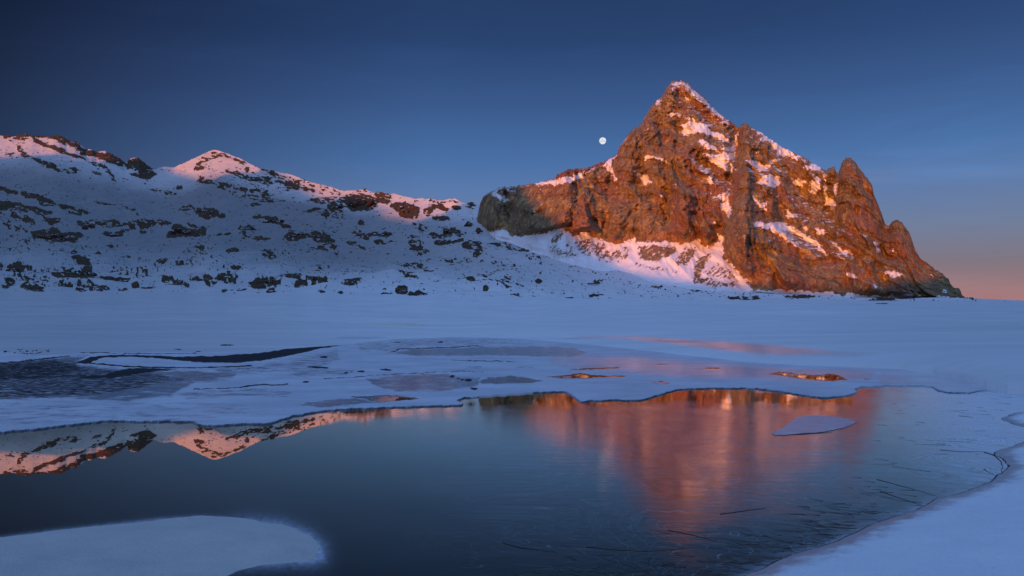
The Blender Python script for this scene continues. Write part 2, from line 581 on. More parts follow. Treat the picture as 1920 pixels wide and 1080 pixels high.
# strata on the left
zl(Z1, [(-80, 392), (0, 398), (60, 418), (90, 424)], 20, .95)
zl(Z1, [(125, 432), (180, 440), (240, 455)], 14, .95)
zl(Z1, [(245, 462), (300, 468), (380, 505), (440, 520), (490, 540)], 12, .92)
zl(Z1, [(230, 475), (300, 490)], 12, .8)
zl(Z1, [(330, 500), (380, 525), (450, 545)], 12, .85)
zl(Z1, [(-60, 478), (40, 488), (80, 495), (150, 510)], 24, .9)
zl(Z1, [(165, 518), (220, 530), (275, 542)], 20, .9)
zl(Z1, [(0, 510), (60, 520)], 16, .8)
zl(Z1, [(90, 525), (150, 535)], 12, .75)
zl(Z1, [(200, 550), (240, 560)], 12, .75)
zl(Z1, [(80, 560), (130, 575), (180, 588)], 26, .82)
zl(Z1, [(250, 575), (290, 590), (330, 575)], 18, .72)
zl(Z1, [(-40, 545), (20, 550)], 14, .8)
zl(Z1, [(30, 605), (90, 625), (150, 640)], 24, .5)
zl(Z1, [(530, 470), (650, 500), (800, 548)], 7, .5)
zp(Z1, [(165, 655), (200, 640), (265, 632), (290, 612), (330, 615), (345, 652), (400, 645), (460, 640), (465, 660), (430, 695), (370, 690), (300, 705), (250, 690), (200, 680)], .85)
zl(Z1, [(440, 600), (500, 600), (560, 610), (640, 605), (700, 610), (760, 615), (830, 612)], 34, .62)
zl(Z1, [(600, 650), (640, 665), (680, 655)], 24, .8)
zl(Z1, [(700, 645), (760, 640), (810, 650)], 16, .6)
zl(Z1, [(830, 605), (890, 600), (960, 605)], 18, .62)
zp(Z1, [(935, 690), (940, 655), (960, 640), (985, 600), (1010, 610), (1060, 620), (1120, 625), (1150, 610), (1172, 655), (1150, 675), (1100, 668), (1040, 680), (980, 695)], .92)
zl(Z1, [(1060, 600), (1120, 610), (1180, 615)], 12, .7)
for a in [(1055, 512, 42, 14, .8), (1165, 540, 65, 20, .9), (1185, 522, 30, 10, .85), (1245, 548, 20, 7, .8), (1388, 625, 50, 15, .97), (1437, 497, 26, 8, .9),
          (1500, 480, 32, 10, .82), (1665, 672, 62, 22, .86), (1795, 672, 58, 22, .84), (1840, 695, 40, 14, .7), (1380, 668, 26, 11, .75), (1450, 675, 36, 14, .65),
          (1500, 680, 28, 12, .6), (1260, 660, 48, 7, .6), (1120, 730, 26, 9, .85), (1305, 760, 36, 13, .8), (1510, 762, 34, 12, .75), (1520, 785, 40, 8, .7),
          (1830, 745, 60, 16, .5), (1800, 775, 70, 12, .4), (410, 758, 20, 9, .9), (555, 775, 14, 5, .8), (630, 722, 24, 8, .6),
          (65, 848, 30, 16, .9), (108, 840, 32, 26, .92), (158, 830, 18, 8, .75), (5, 835, 14, 14, .7), (912, 806, 34, 9, .8), (1006, 828, 28, 9, .75), (700, 790, 66, 5, .6), (820, 795, 40, 5, .5),
          (60, 930, 28, 10, .85), (180, 962, 64, 9, .8), (215, 978, 34, 7, .95), (350, 945, 50, 9, .75), (560, 958, 60, 16, .75), (690, 918, 38, 12, .9), (765, 940, 22, 13, .97),
          (830, 948, 50, 10, .72), (1130, 905, 62, 14, .66), (1180, 918, 30, 7, .7), (1280, 902, 60, 12, .75), (1490, 922, 92, 26, .97), (1690, 935, 42, 17, .92), (1640, 885, 62, 14, .82),
          (1800, 915, 50, 30, .86), (1527, 983, 22, 15, .98), (1440, 995, 20, 5, .8), (1265, 978, 18, 6, .85), (1345, 975, 60, 4, .6), (30, 960, 30, 6, .6),
          (690, 968, 22, 8, .8), (455, 970, 30, 8, .8), (480, 945, 60, 8, .5), (900, 890, 30, 5, .3), (1560, 830, 24, 8, .5), (1340, 862, 50, 8, .4), (710, 878, 16, 6, .8),
          (630, 855, 20, 6, .6), (150, 905, 50, 6, .6), (100, 720, 100, 40, .24), (1100, 700, 120, 40, .12), (700, 850, 200, 60, .22), (250, 900, 200, 60, .25),
          (1170, 810, 200, 60, .2), (1700, 800, 200, 80, .2), (300, 730, 200, 30, .15), (1880, 600, 60, 60, .3)]:
    ze(Z1, *a)
zl(Z1, [(1440, 560), (1500, 570), (1560, 580), (1600, 600), (1625, 612)], 20, .86)
zl(Z1, [(910, 912), (960, 912), (1000, 922), (1050, 940)], 13, .9)
zp(Z1, [(400, 790), (450, 785), (505, 800), (520, 830), (548, 878), (540, 900), (470, 905), (430, 895), (340, 890), (330, 880), (370, 860), (335, 830), (390, 845), (440, 858), (470, 830), (415, 815)], .9)
zl(Z1, [(300, 880), (400, 910), (480, 920), (560, 915), (640, 925)], 24, .55)
zl(Z1, [(560, 915), (640, 918), (720, 925)], 14, .75)
# middle
for a in [(400, 240, 98, 42, .98), (268, 277, 42, 26, .97), (215, 322, 22, 14, .9), (530, 212, 38, 24, .9), (1030, 250, 18, 14, .9), (945, 268, 22, 13, .85), (1020, 362, 23, 15, .92), (910, 408, 44, 22, .8),
          (957, 425, 18, 15, .9), (820, 430, 30, 12, .85), (905, 474, 80, 16, .85), (978, 460, 14, 15, .9), (880, 440, 30, 12, .8), (860, 325, 46, 13, .95), (165, 245, 40, 9, .7), (160, 295, 60, 12, .75),
          (750, 385, 30, 24, .5), (1075, 405, 14, 10, .8), (1000, 290, 40, 40, .42), (50, 430, 52, 20, .82), (180, 437, 66, 26, .86), (410, 420, 24, 18, .9), (430, 440, 26, 10, .8),
          (530, 426, 66, 9, .85), (480, 420, 30, 8, .8), (720, 480, 50, 28, .66), (770, 510, 50, 20, .5), (690, 440, 24, 8, .6), (1030, 500, 52, 22, .66), (1070, 530, 40, 20, .62), (230, 495, 42, 14, .66), (358, 484, 24, 12, .8),
          (410, 497, 28, 5, .7), (205, 530, 76, 14, .45), (90, 545, 50, 8, .4), (540, 462, 50, 10, .6), (540, 385, 18, 5, .7), (410, 350, 18, 8, .75), (380, 392, 28, 6, .6),
          (680, 595, 80, 9, .5), (720, 610, 90, 8, .42), (790, 645, 40, 7, .55), (900, 580, 30, 8, .6), (800, 572, 30, 6, .5), (660, 660, 50, 8, .42), (680, 685, 60, 10, .45),
          (1200, 480, 66, 10, .5), (1260, 500, 60, 10, .55), (1230, 520, 50, 10, .35), (1560, 530, 70, 36, .58), (1500, 500, 40, 20, .5), (1850, 565, 70, 40, .8), (1770, 590, 20, 20, .7), (1700, 520, 40, 20, .5), (1370, 560, 30, 12, .5), (1415, 568, 15, 14, .6), (1470, 550, 20, 6, .4),
          (150, 662, 56, 18, .88), (185, 690, 38, 18, .93), (30, 645, 50, 18, .82), (70, 698, 40, 15, .92), (330, 712, 42, 12, .9), (368, 690, 38, 12, .92), (260, 680, 30, 6, .6), (560, 758, 35, 7, .9),
          (640, 745, 32, 9, .95), (750, 765, 50, 16, .97), (690, 770, 22, 15, .95), (335, 772, 19, 7, .95), (480, 775, 26, 5, .7), (295, 748, 13, 5, .9), (195, 744, 12, 4, .8), (105, 768, 10, 4, .7), (395, 705, 16, 6, .8),
          (1278, 748, 22, 6, .95), (1105, 650, 13, 4, .85), (1240, 658, 22, 5, .8), (1410, 665, 15, 7, .7), (1720, 690, 32, 20, .6), (1585, 772, 20, 6, .85), (1740, 758, 50, 6, .6),
          (1665, 800, 24, 4, .75), (1580, 665, 60, 6, .42), (1360, 793, 30, 4, .6), (845, 694, 12, 4, .9), (1110, 730, 14, 4, .8), (1410, 797, 14, 3, .7), (1890, 792, 40, 4, .7),
          (1000, 600, 300, 40, .14), (1100, 620, 60, 20, .25), (400, 600, 200, 40, .12), (560, 525, 12, 6, .5), (600, 470, 30, 5, .4), (40, 620, 60, 30, .3)]:
    ze(Z2, *a)
zp(Z2, [(505, 200), (570, 200), (580, 225), (560, 250), (500, 235)], .9)
zp(Z2, [(580, 270), (575, 240), (620, 235), (660, 232), (715, 262), (745, 280), (742, 310), (720, 332), (690, 335), (640, 322), (610, 305)], .97)
zl(Z2, [(780, 300), (810, 270), (850, 262), (885, 275)], 26, .88)
zl(Z2, [(640, 215), (690, 225), (740, 245)], 14, .4)
zl(Z2, [(380, 175), (440, 172)], 10, .5)
zl(Z2, [(500, 190), (560, 192)], 10, .6)
zl(Z2, [(800, 232), (870, 240), (930, 228), (960, 245)], 10, .55)
zl(Z2, [(960, 672), (1000, 685), (1060, 700), (1170, 705)], 11, .66)
zl(Z2, [(1170, 708), (1250, 724)], 6, .6)
zl(Z2, [(1290, 735), (1360, 752), (1440, 772)], 6, .45)
zl(Z2, [(1200, 680), (1280, 700), (1380, 730), (1450, 760)], 6, .3)
zl(Z2, [(1300, 508), (1350, 492), (1400, 485), (1430, 455), (1455, 430)], 20, .9)
zp(Z2, [(0, 90), (100, 115), (300, 200), (230, 250), (100, 220), (0, 180)], .38)
zl(Z2, [(90, 130), (180, 160), (200, 190)], 18, .5)
zl(Z2, [(0, 130), (70, 150), (110, 170)], 22, .7)
zl(Z2, [(700, 360), (800, 380), (900, 380), (990, 420)], 12, .4)

# right foot of the peak and the horizon
for a in [(1650, 563, 22, 2.5, .85), (1670, 566, 14, 2, .8), (1500, 556, 30, 2.0, .7), (1395, 561, 30, 1.5, .6), (1250, 566, 20, 1.5, .6), (1850, 563.6, 30, 1.0, .8),
          (1830, 562, 24, 1.5, .8), (1120, 528, 12, 3, .5), (1310, 545, 12, 2, .6), (1340, 535, 10, 2, .6), (1230, 535, 10, 2, .5)]:
    zones.append(('e', (a[0], a[1]), (a[2], a[3]), a[4]))

# columns in photograph pixels, dense in view
cols = np.concatenate([np.arange(-600, -20, 14), np.arange(-20, 1940, 1.7), np.arange(1940, 2600, 16)])
nc = len(cols)
Dj, yj = ip(cols, TX, T_DJ), ip(cols, TX, T_YJ)
ysh = ip(cols, SHORE)
Dsh = H * F / (ysh - HY)
zj = H + (HY - yj) / F * Dj
# near rows
n_near = 120
t = np.linspace(0, 1, n_near)[:, None]
Dn = Dsh[None] * 0.985 + (Dj - Dsh * .985)[None] * (.10 * t + .90 * t ** 2.6)
Xn = (cols[None] - CX) / F * Dn
s_in = Dn - Dsh[None]
bankw = np.interp(cols, [0, 900, 1200, 1500, 1900], [7.0, 9.0, 8.0, 3.6, 2.8])[None]
bankh = np.interp(cols, [0, 900, 1200, 1500, 1900], [.10, .10, .18, .30, .36])[None]
Zn = bankh * sstep(-.6, 1.0, s_in / bankw) * 1.0
Zn += (zj[None] - bankh) * (np.clip(s_in, 0, None) / (Dj - Dsh)[None]) ** 1.35
Zn += sstep(0.3, 6, s_in) * (1 - sstep(.75, 1, t)) * (.34 * fbm(Xn / 26, Dn / 15, 1.3, 4) + .07 * fbm(Xn / 6, Dn / 2.4, 5.3, 3)) * np.clip(Dn / 45, .3, 1.6)
Zn = np.where(s_in < 0, np.minimum(Zn, .03 + s_in * .3), Zn)
# upper rows
n_up = 300
v = (np.arange(1, n_up + 1) / n_up)[:, None]
yt = ip(cols, SKY_L)
yts = sky_s(cols)
yu = yj[None] + (yts - yj)[None] * v
Du, vv = terr_D(np.broadcast_to(cols[None], yu.shape), yu)
yu = yu + (yt - yts)[None] * sstep(.86, 1, v)
jag = fbm(cols / 7.0, 0.5, 2.2, 3) * 2.4 + fbm(cols / 2.2, 0.9, 7.2, 2) * 1.2
crest = np.interp(cols, [-600, 10, 60, 230, 300, 330, 600, 640, 880, 900, 1800, 1850, 2600], [1, 1, 1.3, 1.2, .5, .35, .35, .4, .9, 0, 0, .25, .1])
yu = yu + (jag * crest)[None] * sstep(.975, 1, v)
cc = np.broadcast_to(cols[None], yu.shape)
Xu, Yu, Zu = world_at(cc, yu, Du)
# rock field in photograph space
wx = cc + 4.0 * fbm(cc / 13, yu / 8, .3, 2)
wy = yu + 2.2 * fbm(cc / 13, yu / 8, 8.3, 2)
field = np.zeros_like(yu)
for z in zones:
    if z[0] == 'e':
        (cx0, cy0), (rx, ry), dn = z[1:]
        m = (np.abs(cc - cx0) < rx * 1.7 + 8) & (np.abs(yu - cy0) < ry * 1.7 + 6)
        if not m.any():
            continue
        q = np.sqrt(((wx[m] - cx0) / (rx + 1)) ** 2 + ((wy[m] - cy0) / (ry + .8)) ** 2)
        field[m] = np.maximum(field[m], dn * (1 - sstep(.7, 1.35, q)))
    elif z[0] == 'l':
        d = ldist(z[1], wx, wy, z[2] + 10)
        field = np.maximum(field, z[3] * (1 - sstep(z[2] * .35, z[2] * .95 + .8, d)))
    else:
        d = sdist(z[1], wx, wy, 8)
        field = np.maximum(field, z[3] * sstep(-2.0, 1.8, d))
nzc = fbm(cc / 11.5, (yu - .18 * cc) / 4.6, 1.7, 4, .62) * 1.25
nzf = fbm(cc / 5.2, (yu - .18 * cc) / 2.5, 4.7, 3, .7) * 1.3
wf = sstep(.25, .6, field)
nz_ = nzc * wf + nzf * (1 - wf)
big = fbm(cc / 60, yu / 20, 12.7, 3) * 1.6
field = np.where(field < .5, field * np.clip(.75 + 1.3 * big, .15, 1.5), field)
rk = field * .98 + .60 * nz_ - .50
rock_u = np.clip(.5 + rk * 2.2, 0, 1)
lift = terr_lift(Xu, Du, vv, cc)
mpp = Du / F
Zu = Zu + lift + sstep(.4, .9, rock_u) * mpp * (1.4 + 1.3 * fbm(cc / 5, yu / 3, 5.5, 3))
# long relief of the high slopes: shallow gullies and ribs
Zu = Zu + (5.0 * fbm(Xu / 110, Du / 110, Zu / 110, 4)) * sstep(.5, .75, vv) * (1 - sstep(.93, 1, vv))
# far side of the crest
nb_ = 14
tb = (np.arange(1, nb_ + 1) / nb_)[:, None]
Db = Du[-1][None] + 700 * tb
Xb = (cols[None] - CX) / F * Du[-1][None] + 0 * Db
Zb = Zu[-1][None] - tb * np.maximum(Zu[-1][None] - 2, 3) * .95
Xa = np.concatenate([Xn, Xu, Xb])
Ya = np.concatenate([Dn, Du, Db])
Za = np.concatenate([Zn, Zu, Zb])
fieldn = np.zeros_like(Xn)
# a few tufts poking through the snow near the shore
yn = HY - (Zn - H) / Dn * F
ccn = np.broadcast_to(cols[None], yn.shape)
for (ex, ey, rx, ry, dn) in [(375, 661, 13, 2.2, .95), (425, 647, 14, 1.6, .75), (335, 655, 10, 1.3, .7), (50, 659, 50, 5, .42), (1655, 569, 12, 1.2, .7),
                             (20, 664, 40, 4, .45)]:
    q = np.sqrt(((ccn - ex) / rx) ** 2 + ((yn - ey) / ry) ** 2)
    fieldn = np.maximum(fieldn, dn * (1 - sstep(.6, 1.4, q)))
rk_n = np.clip(.5 + 2.2 * (fieldn + .5 * fbm(ccn / 6, yn / 1.6, .6, 3) * 1.3 - .55), 0, 1)
rk_n = np.where(fieldn > .02, rk_n, 0)
snow_a = 1 - np.concatenate([rk_n, rock_u, np.repeat(rock_u[-1:], nb_, 0)])
snow_a = .5 + (snow_a - .5) * 2.4
dust_u = np.clip(np.maximum(field * 1.1 - .05, 0) + .25 * np.clip(fbm(cc / 30, yu / 6, 6.6, 4) * 2 - .35, 0, 1) * sstep(700, 900, cc), 0, 1) * .8
dust_a = np.concatenate([rk_n * .5, dust_u, np.zeros((nb_, nc))])
def shade_of(x):
    return .17 + .27 * (1 - sstep(100, 900, x)) + .10 * sstep(1200, 1800, x)  # uneven light painted into the snow colour, darker left and far right


shade_n = shade_of(ccn)
shade_u = shade_of(cc) + ((.60 * (1 - sstep(550, 1350, cc)) + .12) - shade_of(cc)) * sstep(0, .4, vv)
shade_u = shade_u * (1 - .45 * sstep(.72, .9, vv))  # crest painted lighter so its sunlit snow glows more
shade_a = np.concatenate([shade_n + 0 * Xn, shade_u, np.repeat(shade_u[-1:], nb_, 0)])
GLZ = tr([(-60, 92), (200, 94), (400, 100), (600, 114), (800, 122), (1000, 138), (1200, 158), (1400, 179), (1640, 192), (1400, 201), (1150, 198), (950, 190), (800, 172), (650, 154), (450, 130), (200, 104)], (1100, 600), 3.0)
gz_n = sstep(-3.5, 3.5, sdist(GLZ, ccn, yn + 1.2 * fbm(ccn / 25, yn / 4, 2.2, 3), 10))
gl_a = np.concatenate([gz_n, np.zeros_like(yu), np.zeros((nb_, nc))])
grid_mesh('snowy_mountain_slope', Xa, Ya, Za, mat_slope, {'snow': snow_a, 'dust': dust_a, 'red': np.zeros_like(Xa), 'painted_shade': shade_a, 'glaze': gl_a})

# ------------------------------------------------------------------ the pyramid peak on the right
SKY_P = [(889, 432), (893, 414), (897, 398), (900, 382), (905, 370), (912, 363), (930, 355), (937, 352), (960, 350), (985, 346), (1010, 342), (1040, 335), (1044, 328), (1056, 322), (1062, 319), (1078, 316),
         (1095, 316), (1110, 311), (1130, 303), (1150, 294), (1158, 288), (1160, 279), (1166, 270), (1175, 256), (1183, 245), (1195, 238), (1204, 232), (1206, 225), (1213, 212), (1222, 199), (1233, 187), (1241, 182),
         (1247, 170), (1254, 158), (1260, 153), (1270, 151), (1283, 152), (1292, 158), (1302, 167), (1312, 176), (1320, 184), (1330, 192), (1338, 203), (1350, 213), (1362, 222), (1374, 230), (1383, 239),
         (1389, 236), (1394, 231), (1400, 230), (1406, 236), (1416, 244), (1430, 250), (1442, 260), (1456, 268), (1470, 277), (1485, 284), (1500, 292), (1515, 300), (1530, 309), (1543, 317), (1548, 320), (1556, 315),
         (1565, 311), (1567, 322), (1573, 323), (1578, 310), (1580, 300), (1587, 296), (1596, 297), (1604, 305), (1612, 314), (1622, 330), (1632, 342), (1637, 354), (1638, 365), (1645, 380), (1651, 395), (1656, 410),
         (1660, 420), (1664, 424), (1670, 421), (1674, 415), (1682, 412), (1690, 415), (1696, 425), (1704, 435), (1711, 452), (1716, 470), (1724, 483), (1738, 492), (1750, 502), (1765, 512), (1778, 522), (1786, 538), (1798, 540),
         (1804, 552), (1812, 558), (1828, 561)]
FOOT_P = [(889, 436), (905, 440), (930, 446), (960, 452), (1000, 470), (1030, 482), (1060, 495), (1100, 505), (1150, 512), (1200, 522), (1250, 531), (1300, 538), (1350, 544), (1400, 549), (1450, 550), (1500, 551),
          (1600, 557), (1700, 560), (1800, 563), (1828, 564)]
pc = np.arange(889, 1828, 1.25)
npc = len(pc)
ys = ip(pc, SKY_P) + fbm(pc / 6, .3, 4.1, 3) * 2.6 * np.interp(pc, [889, 910, 1828], [0, 1, 1]) + fbm(pc / 2.3, .1, 1.1, 2) * 1.4
yf = ip(pc, FOOT_P)
Df, _v = terr_D(pc, yf)
kx = np.interp(pc, [889, 950, 1050, 1150, 1200, 1270, 1340, 1383, 1400, 1500, 1600, 1690, 1800, 1828], [60, 75, 95, 150, 190, 265, 250, 215, 205, 185, 165, 120, 60, 30])
Ds = Df + kx
n_p = 330
v = np.linspace(-.03, 1, n_p)[:, None]
yp = yf[None] + (ys - yf)[None] * np.clip(v, 0, 1) + np.clip(-v, 0, 1) * 160
pcc = np.broadcast_to(pc[None], yp.shape)
# rock starts above a snow apron
ROCKBASE = [(889, 430), (897, 416), (911, 431), (930, 434), (945, 430), (953, 434), (966, 444), (990, 440), (1020, 435), (1040, 430), (1060, 426), (1073, 424), (1075, 437), (1105, 436), (1117, 444), (1135, 449),
            (1150, 457), (1165, 454), (1180, 448), (1193, 445), (1215, 452), (1250, 451), (1275, 457), (1300, 452), (1313, 446), (1318, 457), (1326, 464), (1338, 460), (1346, 455), (1356, 457), (1358, 484), (1372, 494),
            (1380, 508), (1392, 512), (1396, 520), (1410, 532), (1440, 545), (1500, 549), (1600, 556), (1700, 560), (1828, 563)]
yb = ip(pc, ROCKBASE)
vb = np.clip((yf - yb) / (yf - ys), .0, .9)[None]
vc = np.clip(v, -.03, 1)
apr = np.minimum(vc, vb) / np.maximum(vb, 1e-3)
upr = np.clip((vc - vb) / (1 - vb), 0, 1)
share = np.clip(vb * 1.25, 0, .5)
prof = share * apr * (vb > .01) + (1 - share) * (0.86 * upr + .14 * upr ** 4)
Dp = Df[None] + kx[None] * prof
Dp = np.where(v < 0, Df[None] + v * 140, Dp)
# rounded left end of the wall
Dp += 75 * (1 - np.sqrt(np.clip((pcc - 888) / 42.0, 0, 1)))
Xp0, Yp0, Zp0 = world_at(pcc, yp, Dp)
hgt = sstep(0, .10, upr) * (1 - .75 * sstep(.96, 1.0, upr))


def bump_line(pts, w, amt, sharp=1.0):
    d = ldist(pts, pcc + 4 * fbm(pcc / 22, yp / 22, 3.3, 2), yp, w * 2.2)
    return amt * np.exp(-(d / w) ** 2 * sharp)


rel = np.zeros_like(Dp)       # positive = nearer to the camera
rel -= bump_line([(1384, 240), (1380, 275), (1374, 320), (1368, 360), (1362, 400), (1350, 440), (1346, 470)], 13, 20)
rel += bump_line([(1397, 236), (1400, 280), (1396, 330), (1390, 380), (1392, 440), (1400, 500)], 16, 17)
rel += bump_line([(1262, 160), (1252, 200), (1257, 245), (1268, 290), (1278, 340), (1280, 400), (1276, 440)], 20, 13)
rel -= bump_line([(1237, 240), (1245, 270), (1252, 310), (1256, 360), (1250, 420)], 9, 12)
rel += bump_line([(1185, 250), (1180, 290), (1172, 340), (1166, 400), (1160, 440)], 22, 9)
rel -= bump_line([(1160, 290), (1150, 320), (1142, 370), (1134, 430)], 9, 8)
rel -= bump_line([(1200, 300), (1212, 345), (1226, 380), (1232, 430)], 9, 7)
rel += bump_line([(1110, 320), (1104, 380), (1098, 430)], 18, 7)
rel -= bump_line([(1086, 340), (1080, 390), (1076, 425)], 7, 6)
rel -= bump_line([(1010, 350), (1014, 390), (1022, 425)], 6, 5)
rel -= bump_line([(950, 365), (962, 400), (955, 430)], 7, 12)
rel += bump_line([(925, 370), (925, 415)], 18, 8)
rel += bump_line([(985, 375), (1000, 420)], 16, 8)
rel -= bump_line([(1565, 318), (1558, 350), (1560, 390), (1572, 430)], 9, 13)
rel += bump_line([(1595, 305), (1602, 350), (1614, 400), (1625, 450), (1640, 500)], 18, 13)
rel -= bump_line([(1545, 322), (1545, 350), (1550, 395)], 6, 9)
rel -= bump_line([(1662, 425), (1655, 460), (1650, 500)], 9, 10)
rel += bump_line([(1684, 420), (1688, 470), (1695, 530)], 15, 9)
rel += bump_line([(1430, 262), (1448, 300), (1440, 350)], 16, 9)
rel -= bump_line([(1420, 340), (1412, 370), (1440, 410), (1490, 440), (1530, 465), (1560, 490)], 8, 8)
rel += bump_line([(1470, 330), (1480, 380), (1490, 420)], 18, 8)
rel += bump_line([(1430, 440), (1480, 500), (1490, 545)], 26, 10)
rel += bump_line([(1326, 440), (1326, 460)], 9, 7)
rel += bump_line([(1310, 240), (1330, 300), (1320, 360)], 16, 7)
X_, Y_, Z_ = Xp0, Yp0, Zp0
wxx = X_ + 14 * fbm(X_ / 60, Z_ / 60, 1.1, 2)
wzz = Z_ + 10 * fbm(X_ / 50, Z_ / 50, 6.1, 2)
nse = 14 * (ridged(wxx / 95, wzz / 210, .4, 2) - .3)
nse += 6.0 * (ridged((wxx + .12 * wzz) / 24, wzz / 150, 7.4, 2, .6) - .3)
nse += 8.5 * (ridged((wxx + .25 * wzz) / 36, wzz / 66, 2.4, 2) - .3)
nse += 4.6 * (ridged((wxx - .3 * wzz) / 15, wzz / 26, 5.4, 3) - .3)
nse += 1.7 * (ridged(wxx / 5.5, wzz / 8, 9.4, 2) - .3)
# ledges, tilted
led = (wzz + .32 * wxx + 7 * fbm(wxx / 30, wzz / 30, 3.6, 2)) / 17.0
led = led - np.floor(led)
nse -= 1.9 * (led * led)
led2 = (wzz - .2 * wxx + 4 * fbm(wxx / 14, wzz / 14, 3.6, 2)) / 6.3
nse -= .8 * (led2 - np.floor(led2)) ** 2
amp = np.interp(pc, [889, 930, 1000, 1250, 1700, 1828], [.35, .5, .55, 1, .9, .5])[None]
Dp = Dp - (rel * 1.35 + nse * amp * 1.5) * hgt
# apron: fans and little ribs
apz = (1 - hgt) * (apr > .02) * (vb > .015)
Dp = Dp - apz * (5 * ridged(X_ / 30, Z_ / 60, 2.2, 3) + 2 * ridged(X_ / 9, Z_ / 14, 3.2, 2) - 3) * sstep(0, .3, apr)
